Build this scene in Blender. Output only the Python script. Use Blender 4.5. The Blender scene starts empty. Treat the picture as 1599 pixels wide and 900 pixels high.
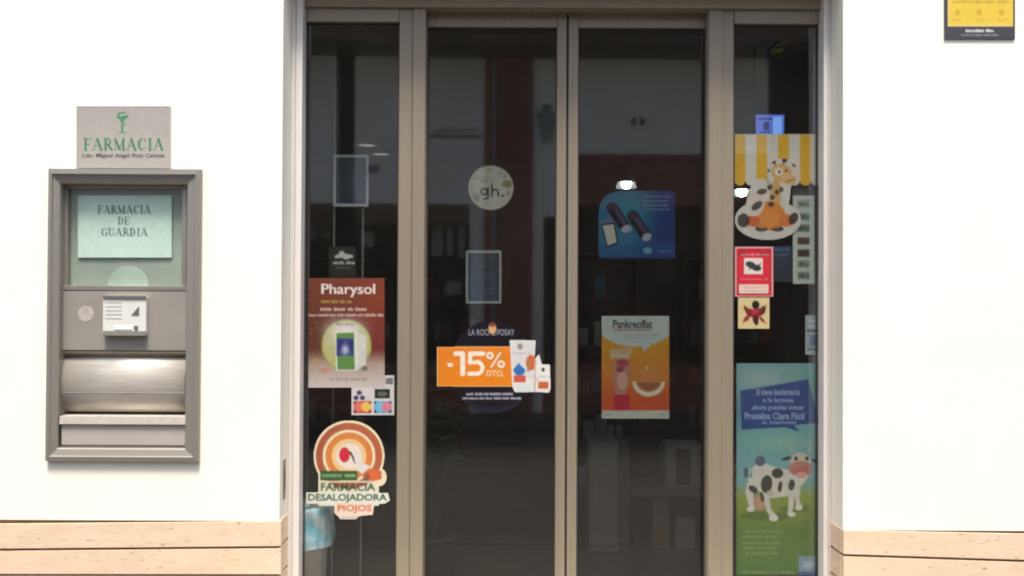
import bpy, bmesh, math, random
import numpy as np
from mathutils import Vector, Matrix, Euler
R = math.radians
random.seed(7); rng = np.random.default_rng(7)
S = bpy.context.scene
C = S.collection

# ------------------------------------------------------------------ camera
F = 1385.0; D = 4.1; H = 1.7
cam_d = bpy.data.cameras.new('camera'); cam = bpy.data.objects.new('camera', cam_d); C.objects.link(cam)
cam_d.sensor_width = 36; cam_d.lens = F / 1599 * 36; cam_d.clip_start = .05; cam_d.clip_end = 3000
MC = Matrix.Translation((0, -D, H)) @ Matrix.Rotation(R(90.7), 4, 'X') @ Matrix.Rotation(R(.28), 4, 'Z')
cam.matrix_world = MC
S.camera = cam
CAM = Vector((0, -D, H)); RC = MC.to_3x3()
# ------------------------------------------------------------------ light
SUN_EL, SUN_AZ = 70, 3          # degrees; azimuth measured from -Y (behind the camera) towards +X
w = bpy.data.worlds.new('World'); S.world = w; w.use_nodes = True
nt = w.node_tree; bg = nt.nodes['Background']; sky = nt.nodes.new('ShaderNodeTexSky')
sky.sky_type = 'NISHITA'; sky.sun_disc = False; sky.sun_elevation = R(SUN_EL); sky.sun_rotation = R(180 - SUN_AZ)
sky.air_density = 1.0; sky.dust_density = 4.0; sky.ozone_density = 1.0
nt.links.new(sky.outputs[0], bg.inputs[0]); bg.inputs[1].default_value = .095
sd = bpy.data.lights.new('sun', 'SUN'); so = bpy.data.objects.new('sun', sd); C.objects.link(so)
sd.energy = 2.3; sd.angle = R(16); sd.color = (1, .93, .82)
sv = Vector((math.sin(R(SUN_AZ)) * math.cos(R(SUN_EL)), -math.cos(R(SUN_AZ)) * math.cos(R(SUN_EL)), math.sin(R(SUN_EL))))
so.rotation_euler = sv.to_track_quat('Z', 'Y').to_euler(); so.location = (3, -6, 12)
S.view_settings.view_transform = 'Standard'; S.view_settings.look = 'None'
S.view_settings.exposure = 1.62; S.view_settings.gamma = 1
S.cycles.max_bounces = 10; S.cycles.transparent_max_bounces = 24; S.cycles.use_denoising = True
S.cycles.filter_width = 2.0

# ------------------------------------------------------------------ helpers
def P(px, py, y):
    d = RC @ Vector(((px - 799.5) / F, -(py - 449.5) / F, -1))
    return CAM + d * ((y + D) / d.y)
def lin(c):
    return tuple(((v / 255) / 12.92 if v <= 10.3 else ((v / 255 + .055) / 1.055) ** 2.4) for v in c[:3])
def X(px, y, py=450): return P(px, py, y).x
def Z(py, y, px=800): return P(px, py, y).z

def node_mat(name): 
    m = bpy.data.materials.new(name); m.use_nodes = True
    return m, m.node_tree, m.node_tree.nodes['Principled BSDF']
def mat(name, col, rough=.6, metal=0, var=.08, scale=30, bump=0, bscale=None, stretch=None, emit=None, spec=None, coat=0):
    m, t, b = node_mat(name)
    tc = t.nodes.new('ShaderNodeTexCoord'); mp = t.nodes.new('ShaderNodeMapping')
    t.links.new(tc.outputs['Object'], mp.inputs[0])
    if stretch: mp.inputs['Scale'].default_value = stretch
    n = t.nodes.new('ShaderNodeTexNoise'); n.inputs['Scale'].default_value = scale; n.inputs['Detail'].default_value = 6
    t.links.new(mp.outputs[0], n.inputs['Vector'])
    r = t.nodes.new('ShaderNodeValToRGB')
    r.color_ramp.elements[0].position = .3; r.color_ramp.elements[1].position = .7
    r.color_ramp.elements[0].color = (*[max(0, v * (1 - var)) for v in col], 1)
    r.color_ramp.elements[1].color = (*[min(1, v * (1 + var)) for v in col], 1)
    t.links.new(n.outputs['Fac'], r.inputs[0]); t.links.new(r.outputs[0], b.inputs['Base Color'])
    b.inputs['Roughness'].default_value = rough; b.inputs['Metallic'].default_value = metal
    if spec is not None: b.inputs['Specular IOR Level'].default_value = spec
    if coat: b.inputs['Coat Weight'].default_value = coat; b.inputs['Coat Roughness'].default_value = .15
    if bump:
        n2 = t.nodes.new('ShaderNodeTexNoise'); n2.inputs['Scale'].default_value = bscale or scale; n2.inputs['Detail'].default_value = 5
        t.links.new(mp.outputs[0], n2.inputs['Vector'])
        bp = t.nodes.new('ShaderNodeBump'); bp.inputs['Strength'].default_value = bump; bp.inputs['Distance'].default_value = .004
        t.links.new(n2.outputs['Fac'], bp.inputs['Height']); t.links.new(bp.outputs[0], b.inputs['Normal'])
    if emit: b.inputs['Emission Color'].default_value = (*emit[0], 1); b.inputs['Emission Strength'].default_value = emit[1]
    return m
def glass_mat(name, tint, ior=1.5, dust_haze=.0038):
    m = bpy.data.materials.new(name); m.use_nodes = True; t = m.node_tree; t.nodes.clear()
    out = t.nodes.new('ShaderNodeOutputMaterial'); mx = t.nodes.new('ShaderNodeMixShader')
    tr = t.nodes.new('ShaderNodeBsdfTransparent'); gl = t.nodes.new('ShaderNodeBsdfGlossy'); gl.inputs['Roughness'].default_value = .035
    tr.inputs[0].default_value = (*tint, 1)
    fr = t.nodes.new('ShaderNodeFresnel'); ge = t.nodes.new('ShaderNodeNewGeometry')
    mi = t.nodes.new('ShaderNodeMix'); mi.data_type = 'FLOAT'; mi.inputs[2].default_value = ior; mi.inputs[3].default_value = 1 / ior
    t.links.new(ge.outputs['Backfacing'], mi.inputs[0]); t.links.new(mi.outputs[0], fr.inputs['IOR'])
    tc = t.nodes.new('ShaderNodeTexCoord'); nz = t.nodes.new('ShaderNodeTexNoise'); nz.inputs['Scale'].default_value = 1.1
    bp = t.nodes.new('ShaderNodeBump'); bp.inputs['Strength'].default_value = .02; bp.inputs['Distance'].default_value = .02
    t.links.new(tc.outputs['Object'], nz.inputs['Vector']); t.links.new(nz.outputs[0], bp.inputs['Height']); t.links.new(bp.outputs[0], gl.inputs['Normal'])
    t.links.new(fr.outputs[0], mx.inputs[0]); t.links.new(tr.outputs[0], mx.inputs[1]); t.links.new(gl.outputs[0], mx.inputs[2])
    df = t.nodes.new('ShaderNodeBsdfDiffuse'); df.inputs[0].default_value = (.62, .58, .50, 1); m2 = t.nodes.new('ShaderNodeMixShader')  # thin dusty film, added as a haze that lifts the blacks behind the glass
    mp = t.nodes.new('ShaderNodeMapping'); mp.inputs['Scale'].default_value = (1, 1, .35); t.links.new(tc.outputs['Object'], mp.inputs[0])
    n3 = t.nodes.new('ShaderNodeTexNoise'); n3.inputs['Scale'].default_value = 4.5; n3.inputs['Detail'].default_value = 7; n3.inputs['Roughness'].default_value = .65; t.links.new(mp.outputs[0], n3.inputs['Vector'])
    mr = t.nodes.new('ShaderNodeMapRange'); mr.inputs[1].default_value = .3; mr.inputs[2].default_value = .75; mr.inputs[3].default_value = dust_haze * .55; mr.inputs[4].default_value = dust_haze * 1.7
    t.links.new(n3.outputs['Fac'], mr.inputs[0]); t.links.new(mr.outputs[0], m2.inputs[0]); t.links.new(mx.outputs[0], m2.inputs[1]); t.links.new(df.outputs[0], m2.inputs[2])
    t.links.new(m2.outputs[0], out.inputs[0]); return m

def empty(name, loc=(0, 0, 0)):
    o = bpy.data.objects.new(name, None); o.empty_display_size = .1; C.objects.link(o); o.location = loc; return o
def tag(o, label=None, cat=None, group=None, kind=None):
    if label: o['label'] = label
    if cat: o['category'] = cat
    if group: o['group'] = group
    if kind: o['kind'] = kind
    return o
class MB:
    def __init__(s): s.bm = bmesh.new()
    def box(s, x0, x1, y0, y1, z0, z1, bev=0):
        a = [s.bm.verts.new((x, y, z)) for x in (min(x0, x1), max(x0, x1)) for y in (min(y0, y1), max(y0, y1)) for z in (min(z0, z1), max(z0, z1))]
        fs = [s.bm.faces.new([a[i] for i in f]) for f in ((0, 1, 3, 2), (4, 6, 7, 5), (0, 4, 5, 1), (2, 3, 7, 6), (0, 2, 6, 4), (1, 5, 7, 3))]
        if bev:
            es = list({e for f in fs for e in f.edges})
            bmesh.ops.bevel(s.bm, geom=es, offset=bev, segments=2, affect='EDGES', profile=.6)
        return s
    def pbox(s, x0, y0, x1, y1, yf, yb, bev=0):   # a box given by its outline in the photograph on the plane y = yf
        ym, xm = (y0 + y1) / 2, (x0 + x1) / 2
        return s.box(P(x0, ym, yf).x, P(x1, ym, yf).x, yf, yb, P(xm, y1, yf).z, P(xm, y0, yf).z, bev)
    def hexa(s, pts_f, pts_b, bev=0):
        a = [s.bm.verts.new(p) for p in pts_f]; b = [s.bm.verts.new(p) for p in pts_b]; n = len(a)
        fs = [s.bm.faces.new(a[::-1]), s.bm.faces.new(b)]
        for i in range(n): fs.append(s.bm.faces.new((a[i], a[(i + 1) % n], b[(i + 1) % n], b[i])))
        bmesh.ops.recalc_face_normals(s.bm, faces=fs)
        if bev:
            es = list({e for f in fs for e in f.edges})
            bmesh.ops.bevel(s.bm, geom=es, offset=bev, segments=2, affect='EDGES', profile=.6)
        return s
    def prof_x(s, prof, x0, x1):      # profile (y,z) extruded along x
        return s.hexa([(x0, y, z) for y, z in prof], [(x1, y, z) for y, z in prof])
    def tube(s, a, b, r, n=12, r2=None):
        a, b = Vector(a), Vector(b); q = (b - a).to_track_quat('Z', 'Y').to_matrix(); r2 = r if r2 is None else r2
        va = [s.bm.verts.new(a + q @ Vector((r * math.cos(i * 2 * math.pi / n), r * math.sin(i * 2 * math.pi / n), 0))) for i in range(n)]
        vb = [s.bm.verts.new(b + q @ Vector((r2 * math.cos(i * 2 * math.pi / n), r2 * math.sin(i * 2 * math.pi / n), 0))) for i in range(n)]
        for i in range(n): s.bm.faces.new((va[i], va[(i + 1) % n], vb[(i + 1) % n], vb[i]))
        s.bm.faces.new(va[::-1]); s.bm.faces.new(vb); return s
    def lathe(s, c, prof, n=32, wob=None):
        rings = []
        for r, z in prof:
            ring = []
            for i in range(n):
                t = i * 2 * math.pi / n; rr = r * (1 + (wob(t, z) if wob else 0))
                ring.append(s.bm.verts.new((c[0] + rr * math.cos(t), c[1] + rr * math.sin(t), c[2] + z)))
            rings.append(ring)
        for a, b in zip(rings, rings[1:]):
            for i in range(n): s.bm.faces.new((a[i], a[(i + 1) % n], b[(i + 1) % n], b[i]))
        return s
    def build(s, name, m, parent=None, smooth=False, origin=None):
        me = bpy.data.meshes.new(name); bmesh.ops.recalc_face_normals(s.bm, faces=s.bm.faces[:]); s.bm.to_mesh(me); s.bm.free()
        for mm in (m if isinstance(m, (list, tuple)) else [m]): me.materials.append(mm)
        if smooth:
            for p in me.polygons: p.use_smooth = True
        if origin is not None: me.transform(Matrix.Translation(-Vector(origin)))
        o = bpy.data.objects.new(name, me); C.objects.link(o)
        if origin is not None: o.location = origin
        if parent: o.parent = parent; o.matrix_parent_inverse = Matrix.Translation(-parent.location)
        return o
def copy_tree(o, parent=None, off=None):
    c = o.copy(); C.objects.link(c)
    if parent: c.parent = parent
    for ch in list(o.children): copy_tree(ch, c)
    return c

# ------------------------------------------------------------------ printed sheets: the print is computed as a colour grid
_gl = {}
def glyph(txt, bold):
    k = (txt, bold)
    if k not in _gl:
        cu = bpy.data.curves.new('t', 'FONT'); cu.body = txt; cu.size = 1; cu.offset = .028 if bold else 0; cu.resolution_u = 3
        o = bpy.data.objects.new('t', cu); me = bpy.data.meshes.new_from_object(o); me.calc_loop_triangles()
        v = np.array([p.co[:2] for p in me.vertices]); t = np.array([q.vertices[:] for q in me.loop_triangles])
        bpy.data.objects.remove(o); bpy.data.curves.remove(cu); bpy.data.meshes.remove(me); _gl[k] = (v, t)
    return _gl[k]
class Sheet:
    def __init__(s, x0, y0, x1, y1, col, h=.8, filled=True):
        s.b = (x0, y0, x1, y1)
        s.nx = int((x1 - x0) / h) * 2 + 1; s.ny = int((y1 - y0) / h) * 2 + 1
        s.X, s.Y = np.meshgrid(np.linspace(x0, x1, s.nx), np.linspace(y0, y1, s.ny))
        s.c = np.zeros((s.ny, s.nx, 3)); s.c[:] = lin(col); s.a = np.full((s.ny, s.nx), 1.0 if filled else 0.0); s.al = None
    def put(s, m, col, a=1.0, ext=False):
        col = np.array(lin(col)) if not isinstance(col, np.ndarray) else col
        k = (m * a)[..., None]; s.c = s.c * (1 - k) + col * k
        if ext: s.a = np.maximum(s.a, m)
        return s
    def rect(s, x0, y0, x1, y1, col, a=1., ext=False): return s.put(((s.X >= x0) & (s.X <= x1) & (s.Y >= y0) & (s.Y <= y1)).astype(float), col, a, ext)
    def ell(s, cx, cy, rx, ry, col, a=1., ext=False, rot=0):
        c_, s_ = math.cos(R(rot)), math.sin(R(rot)); dx, dy = s.X - cx, s.Y - cy
        return s.put(((((dx * c_ + dy * s_) / rx) ** 2 + ((dy * c_ - dx * s_) / ry) ** 2) <= 1).astype(float), col, a, ext)
    def ring(s, cx, cy, r0, r1, col, a=1., ya=1, cond=None):
        r = np.hypot(s.X - cx, (s.Y - cy) / ya); m = (r >= r0) & (r <= r1)
        if cond is not None: m &= cond
        return s.put(m.astype(float), col, a)
    def pmask(s, pts):
        m = np.zeros(s.X.shape, bool); n = len(pts)
        for i in range(n):
            (xa, ya), (xb, yb) = pts[i], pts[(i + 1) % n]
            if ya == yb: continue
            c = (s.Y > min(ya, yb)) & (s.Y <= max(ya, yb)); m ^= c & (s.X < xa + (s.Y - ya) * (xb - xa) / (yb - ya))
        return m
    def poly(s, pts, col, a=1., ext=False): return s.put(s.pmask(pts).astype(float), col, a, ext)
    def line(s, x0, y0, x1, y1, w, col, a=1., ext=False):
        dx, dy = x1 - x0, y1 - y0; L = dx * dx + dy * dy or 1e-9
        t = np.clip(((s.X - x0) * dx + (s.Y - y0) * dy) / L, 0, 1)
        return s.put((np.hypot(s.X - x0 - t * dx, s.Y - y0 - t * dy) <= w / 2).astype(float), col, a, ext)
    def vgrad(s, y0, y1, c0, c1, m=None, a=1.):
        t = np.clip((s.Y - y0) / (y1 - y0), 0, 1)[..., None]; col = np.array(lin(c0)) * (1 - t) + np.array(lin(c1)) * t
        mm = ((s.Y >= y0) & (s.Y <= y1)).astype(float) if m is None else m
        return s.put(mm, col, a)
    def glow(s, cx, cy, rx, ry, col, a=1.):
        r2 = ((s.X - cx) / rx) ** 2 + ((s.Y - cy) / ry) ** 2; return s.put(np.exp(-r2 * 1.5), col, a)
    def text(s, txt, x0, y0, x1, y1, col, bold=False, a=1., slope=0.):
        v, t = glyph(txt, bold); lo, hi = v.min(0), v.max(0)
        p = np.empty_like(v); p[:, 0] = x0 + (v[:, 0] - lo[0]) / (hi[0] - lo[0]) * (x1 - x0)
        p[:, 1] = y1 - (v[:, 1] - lo[1]) / (hi[1] - lo[1]) * (y1 - y0) + slope * (p[:, 0] - x0)
        m = np.zeros(s.X.shape, bool); bx, by, ex, ey = s.b; kx = (s.nx - 1) / (ex - bx); ky = (s.ny - 1) / (ey - by)
        for tri in t:
            q = p[tri]; i0 = max(0, int((q[:, 0].min() - bx) * kx)); i1 = min(s.nx, int((q[:, 0].max() - bx) * kx) + 2)
            j0 = max(0, int((q[:, 1].min() - by) * ky)); j1 = min(s.ny, int((q[:, 1].max() - by) * ky) + 2)
            if i1 <= i0 or j1 <= j0: continue
            xx, yy = s.X[j0:j1, i0:i1], s.Y[j0:j1, i0:i1]; A, B, Cc = q
            e = lambda P0, P1: (P1[0] - P0[0]) * (yy - P0[1]) - (P1[1] - P0[1]) * (xx - P0[0])
            e1, e2, e3 = e(A, B), e(B, Cc), e(Cc, A)
            m[j0:j1, i0:i1] |= ((e1 >= 0) & (e2 >= 0) & (e3 >= 0)) | ((e1 <= 0) & (e2 <= 0) & (e3 <= 0))
        return s.put(m.astype(float), col, a)
    def words(s, x0, x1, y, h, col, a=.8, slope=0., seed=0):    # a line of print too small to read
        r = random.Random(seed * 31 + int(y * 7)); x = x0
        while x < x1 - h:
            L = r.uniform(2, 7) * h * .62; e = min(x + L, x1); xx = x
            while xx < e:
                k = h * r.uniform(.62, 1.0); s.rect(xx, y - k + slope * (xx - x0), xx + h * .36, y + slope * (xx - x0), col, a); xx += h * .55
            s.rect(x, y - h * .62 + slope * (x - x0), e, y - h * .35 + slope * (x - x0), col, a * .45); x = e + h * .7
        return s
    def serif(s, txt, x0, y0, x1, y1, col, a=1.):
        W = {'F': .72, 'A': .95, 'R': .85, 'M': 1.12, 'C': .86, 'I': .45, 'D': .92, 'E': .76, 'G': .92, 'U': .9}
        tot = sum(W[c] + .12 for c in txt) - .12; k = (x1 - x0) / tot; hh = y1 - y0; T = .2 * k; t = max(.075 * k, .8)
        x = x0
        for ch in txt:
            w_ = W[ch] * k; L = lambda ax, ay, bx, by, ww: s.line(x + ax * w_, y0 + ay * hh, x + bx * w_, y0 + by * hh, ww, col, a)
            sf = lambda cx, yy: s.line(x + cx * w_ - .15 * k, y0 + yy * hh, x + cx * w_ + .15 * k, y0 + yy * hh, t, col, a)
            if ch in 'FERDI':
                cx = .5 if ch == 'I' else .22; L(cx, 0, cx, 1, T); sf(cx, 0); sf(cx, 1)
            if ch in 'FE': L(.2, 0, .95, 0, t); L(.95, 0, .95, .2, t); L(.2, .5, .7, .5, t); L(.7, .4, .7, .6, t)
            if ch == 'E': L(.2, 1, .95, 1, t); L(.95, 1, .95, .8, t)
            if ch == 'A': L(.48, 0, .1, 1, t); L(.48, 0, .88, 1, T); L(.26, .65, .7, .65, t); sf(.1, 1); sf(.88, 1)
            if ch == 'M': L(.14, 0, .14, 1, t); L(.14, 0, .5, .95, T); L(.5, .95, .84, 0, t); L(.84, 0, .84, 1, T); sf(.14, 1); sf(.84, 1)
            if ch == 'R':
                s.ring(x + .4 * w_, y0 + .26 * hh, .2 * hh, .33 * hh, col, a, 1, s.X > x + .4 * w_); L(.22, 0, .45, 0, t); L(.22, .52, .45, .52, t); L(.5, .52, .92, 1, T)
            if ch == 'D':
                L(.22, 0, .5, 0, t); L(.22, 1, .5, 1, t); rx = .45 * w_
                m = (((s.X - x - .45 * w_) / rx) ** 2 + ((s.Y - (y0 + y1) / 2) / (hh / 2 + t / 2)) ** 2 <= 1) & (((s.X - x - .45 * w_) / (rx - T)) ** 2 + ((s.Y - (y0 + y1) / 2) / (hh / 2 - t / 2)) ** 2 >= 1) & (s.X > x + .45 * w_)
                s.put(m.astype(float), col, a)
            if ch in 'CG':
                rx = .46 * w_; cx = x + .5 * w_; cy = (y0 + y1) / 2
                m = (((s.X - cx) / rx) ** 2 + ((s.Y - cy) / (hh / 2 + t / 2)) ** 2 <= 1) & (((s.X - cx - T * .3) / (rx - T * .75)) ** 2 + ((s.Y - cy) / (hh / 2 - t / 2)) ** 2 >= 1)
                m &= ~((s.X > cx + rx * .45) & (abs(s.Y - cy) < hh * .28)); s.put(m.astype(float), col, a); L(.9, .02, .9, .26, t)
                if ch == 'G': L(.84, .58, .84, .92, T); sf(.84, .56)
            if ch == 'U':
                L(.2, 0, .2, .7, T); L(.82, 0, .82, .7, t); sf(.2, 0); sf(.82, 0)
                s.ring(x + .51 * w_, y0 + .68 * hh, .22 * hh, .33 * hh, col, a, 1, s.Y > y0 + .68 * hh)
            x += (W[ch] + .12) * k
        return s
    def build(s, name, y, mats, label, cat, group=None, tilt=0., blur=3, grain=.07):
        lo = rng.standard_normal((s.ny // 14 + 2, s.nx // 14 + 2)); yy = np.linspace(0, lo.shape[0] - 1.001, s.ny); xx = np.linspace(0, lo.shape[1] - 1.001, s.nx)
        yi, xi = yy.astype(int), xx.astype(int); fy, fx_ = (yy - yi)[:, None], (xx - xi)[None]
        lo = (lo[yi][:, xi] * (1 - fy) * (1 - fx_) + lo[yi + 1][:, xi] * fy * (1 - fx_) + lo[yi][:, xi + 1] * (1 - fy) * fx_ + lo[yi + 1][:, xi + 1] * fy * fx_)
        c = s.c * (1 + .03 * lo[..., None]) * (1 + grain * rng.standard_normal(s.c.shape[:2])[..., None])
        for _ in range(blur):
            c = np.pad(c, ((1, 1), (1, 1), (0, 0)), 'edge'); c = (c[:-2] + 2 * c[1:-1] + c[2:]) / 4; c = (c[:, :-2] + 2 * c[:, 1:-1] + c[:, 2:]) / 4
        c = np.clip(c[::2, ::2], 0, 1); a = s.a[::2, ::2]; ny, nx = a.shape
        Xs, Ys = s.X[::2, ::2], s.Y[::2, ::2]
        co = np.empty((ny * nx, 3)); o0 = P(s.b[0], s.b[1], y); ex = (P(s.b[2], s.b[1], y) - o0); ez = (P(s.b[0], s.b[3], y) - o0)
        u = ((Xs - s.b[0]) / (s.b[2] - s.b[0])).ravel()[:, None]; v = ((Ys - s.b[1]) / (s.b[3] - s.b[1])).ravel()[:, None]
        co = np.array(o0) + u * np.array(ex) + v * np.array(ez)
        if s.al is not None: co[:, 1] += s.al(u[:, 0], v[:, 0])
        i = np.arange(ny * nx).reshape(ny, nx); q = np.stack([i[:-1, :-1], i[1:, :-1], i[1:, 1:], i[:-1, 1:]], -1).reshape(-1, 4)
        ok = (a.ravel()[q] > .5).sum(1) >= 3; q = q[ok]
        used = np.unique(q); rm = -np.ones(ny * nx, int); rm[used] = np.arange(len(used)); q = rm[q]; co = co[used]; cc = c.reshape(-1, 3)[used]
        org = co.mean(0); co = co - org
        me = bpy.data.meshes.new(name); me.from_pydata(co.tolist(), [], q.tolist())
        at = me.color_attributes.new('print', 'FLOAT_COLOR', 'POINT'); at.data.foreach_set('color', np.hstack([cc, np.ones((len(cc), 1))]).ravel().astype(np.float32))
        me.materials.append(mats); o = bpy.data.objects.new(name, me); C.objects.link(o); o.location = org
        tag(o, label, cat, group); return o
def print_mat(name, gain, rough=.45, coat=0.):
    m, t, b = node_mat(name); at = t.nodes.new('ShaderNodeAttribute'); at.attribute_name = 'print'
    mu = t.nodes.new('ShaderNodeVectorMath'); mu.operation = 'SCALE'; mu.inputs['Scale'].default_value = gain
    t.links.new(at.outputs['Color'], mu.inputs[0]); t.links.new(mu.outputs[0], b.inputs['Base Color'])
    b.inputs['Roughness'].default_value = rough; b.inputs['Coat Weight'].default_value = coat; b.inputs['Specular IOR Level'].default_value = .3
    return m

# ------------------------------------------------------------------ materials
M = {}
def plaster():
    m = mat('plaster', (.81, .79, .69), .9, 0, .02, 3, .35, 60); return m
M['plaster'] = plaster()
def stone():
    m, t, b = node_mat('travertine'); tc = t.nodes.new('ShaderNodeTexCoord'); mp = t.nodes.new('ShaderNodeMapping'); mp.inputs['Scale'].default_value = (1, 1, 2.6)
    oi = t.nodes.new('ShaderNodeObjectInfo'); ad = t.nodes.new('ShaderNodeVectorMath'); sc = t.nodes.new('ShaderNodeVectorMath'); sc.operation = 'SCALE'; sc.inputs['Scale'].default_value = 9
    t.links.new(oi.outputs['Random'], sc.inputs[0]); t.links.new(tc.outputs['Object'], ad.inputs[0]); t.links.new(sc.outputs[0], ad.inputs[1]); t.links.new(ad.outputs[0], mp.inputs[0])
    n = t.nodes.new('ShaderNodeTexNoise'); n.inputs['Scale'].default_value = 7; n.inputs['Detail'].default_value = 9; n.inputs['Roughness'].default_value = .65
    t.links.new(mp.outputs[0], n.inputs['Vector']); r = t.nodes.new('ShaderNodeValToRGB'); e = r.color_ramp.elements
    e[0].position = .32; e[0].color = (.63, .48, .33, 1); e[1].position = .7; e[1].color = (.70, .555, .41, 1)
    t.links.new(n.outputs['Fac'], r.inputs[0])
    v = t.nodes.new('ShaderNodeTexNoise'); v.inputs['Scale'].default_value = 34; v.inputs['Detail'].default_value = 4
    mp2 = t.nodes.new('ShaderNodeMapping'); mp2.inputs['Scale'].default_value = (.7, 1, 2.6); t.links.new(ad.outputs[0], mp2.inputs[0]); t.links.new(mp2.outputs[0], v.inputs['Vector'])
    r2 = t.nodes.new('ShaderNodeValToRGB'); r2.color_ramp.elements[0].position = .27; r2.color_ramp.elements[0].color = (.60, .50, .40, 1); r2.color_ramp.elements[1].position = .36; r2.color_ramp.elements[1].color = (1, 1, 1, 1)
    t.links.new(v.outputs['Fac'], r2.inputs[0]); mx = t.nodes.new('ShaderNodeMix'); mx.data_type = 'RGBA'; mx.blend_type = 'MULTIPLY'; mx.inputs[0].default_value = 1
    t.links.new(r.outputs[0], mx.inputs[6]); t.links.new(r2.outputs[0], mx.inputs[7]); t.links.new(mx.outputs[2], b.inputs['Base Color'])
    b.inputs['Roughness'].default_value = .55
    bp = t.nodes.new('ShaderNodeBump'); bp.inputs['Strength'].default_value = .25; bp.inputs['Distance'].default_value = .003
    t.links.new(v.outputs['Fac'], bp.inputs['Height']); t.links.new(bp.outputs[0], b.inputs['Normal']); return m
M['stone'] = stone()
M['mortar'] = mat('mortar', (.22, .15, .085), .9, 0, .2, 40)
M['frame'] = mat('anodised_frame', (.245, .21, .155), .42, .25, .07, 5, stretch=(30, 30, .5), spec=.4)
M['frame_dark'] = mat('anodised_frame_deep', (.20, .165, .125), .45, .25, .07, 5, stretch=(30, 30, .5), spec=.4)
M['gasket'] = mat('rubber_gasket', (.03, .028, .025), .7)
M['rail'] = mat('shutter_rail', (.66, .63, .60), .5, .1, .05, 4, stretch=(20, 20, 1))
M['steel'] = mat('brushed_steel', (.42, .385, .345), .38, .75, .07, 10, .1, 90, (.6, 20, 40))
M['steel_v'] = mat('hatch_frame_metal', (.285, .268, .235), .45, .5, .06, 10, stretch=(30, 30, 1))
M['steel_panel'] = mat('satin_panel', (.36, .335, .295), .5, .5, .05, 6)
M['drum'] = mat('drum_steel', (.52, .485, .43), .52, .55, .12, 7, .12, 60, (1, 14, 14))
M['glass'] = glass_mat('clear_glass', (.90, .92, .91), 1.85)
M['glass_leaf'] = glass_mat('tinted_glass', (.76, .78, .765), 1.9)
M['glass_green'] = glass_mat('security_glass', (.935, .97, .95), 1.45, .004)
M['pr_out'] = print_mat('print_outside', .62, .5); M['pr_in'] = print_mat('print_inside', .82, .6); M['pr_leaf'] = print_mat('print_on_leaf', .95, .6)
M['dark'] = mat('dark_fitting', (.035, .028, .024), .6, 0, .2, 10)
M['floor'] = mat('shop_floor_tiles', (.05, .043, .038), .4, 0, .12, 6)
M['iwall'] = mat('shop_wall', (.30, .27, .24), .8, 0, .06, 3)
M['iceil'] = mat('shop_ceiling', (.22, .21, .20), .9, 0, .04, 3)
M['white'] = mat('white_laminate', (.34, .335, .32), .4, 0, .04, 5)
M['wood'] = mat('dark_wood', (.085, .05, .032), .5, 0, .25, 8, stretch=(1, 1, 8))
M['redbrick'] = mat('red_brick', (.26, .115, .085), .85, 0, .3, 9, .4, 40)
M['opp'] = mat('opposite_render', (.82, .82, .80), .9, 0, .05, 1.2)
M['asphalt'] = mat('asphalt', (.052, .045, .039), .9, 0, .3, 40, .5, 90)
M['paving'] = mat('paving', (.058, .050, .043), .8, 0, .15, 12, .3, 50)
M['blackp'] = mat('black_plastic', (.02, .02, .022), .4)

# ------------------------------------------------------------------ ground and street
def struct(name, mb, m, smooth=False): return tag(mb.build(name, m, smooth=smooth), kind='structure')
struct('ground', MB().box(-900, 900, -900, 900, -.5, -.12), M['paving'])
struct('road', MB().box(-60, 60, -6.6, -1.25, -.119, -.02), M['asphalt'])
pv = struct('pavement', MB().box(-60, 60, -1.12, .0, -.12, .10), M['paving'])
kb = MB()
for i in range(-30, 30): kb.box(i * .8 + .004, i * .8 + .796, -1.25, -1.121, -.12, .104, .006)
tag(kb.build('kerb_stones', mat('kerb_granite', (.056, .05, .044), .8, 0, .15, 60)), kind='structure')
struct('far_pavement', MB().box(-60, 60, -8.0, -6.6, -.119, .08), M['paving'])

# ------------------------------------------------------------------ the pharmacy: facade
YF0, YS, YRL = .0, -.005, .15
OL, OR_ = X(439, 0), X(1316.5, 0)          # sides of the doorway
OT = Z(-44, 0)                             # its top
fac = empty('pharmacy_building', (0, 0, 0))
tag(fac, 'white plastered pharmacy front around the doorway with a travertine plinth', 'building')
# plinth lines, from the photograph (left wall, right wall)
def zl(px, py): return P(px, py, 0).z
lxs = [-860, -500, -160, 225, 439]; rxs = [1316.5, 1660, 2000, 2300]
def lt(px, a, b): return a + (b - a) * (px - 0) / 439.0
def rt(px, a, b): return a + (b - a) * (px - 1316.5) / 282.5
rowsL = [((818, 813.5), (856, 852)), ((860.2, 856), (895.5, 896)), ((899.5, 900), (937, 938)), ((941, 942), (1010, 1012))]
rowsR = [((833.5, 827.5), (873.5, 864.5)), ((877.8, 868.5), (919, 907)), ((923, 911), (964, 950)), ((968, 954), (1010, 1000))]
rowsR = [((b, a), (d, c)) for (a, b), (c, d) in rowsR]
zpl = zl(439, 813.5); zpr = zl(1316.5, 827.5)
# wall cells
hx0, hx1, hz0, hz1 = X(90, 0, 490), X(297, 0, 490), Z(703, 0, 193), Z(281, 0, 193)
wl = MB(); T = .42
zb = zpl - .05
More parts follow.
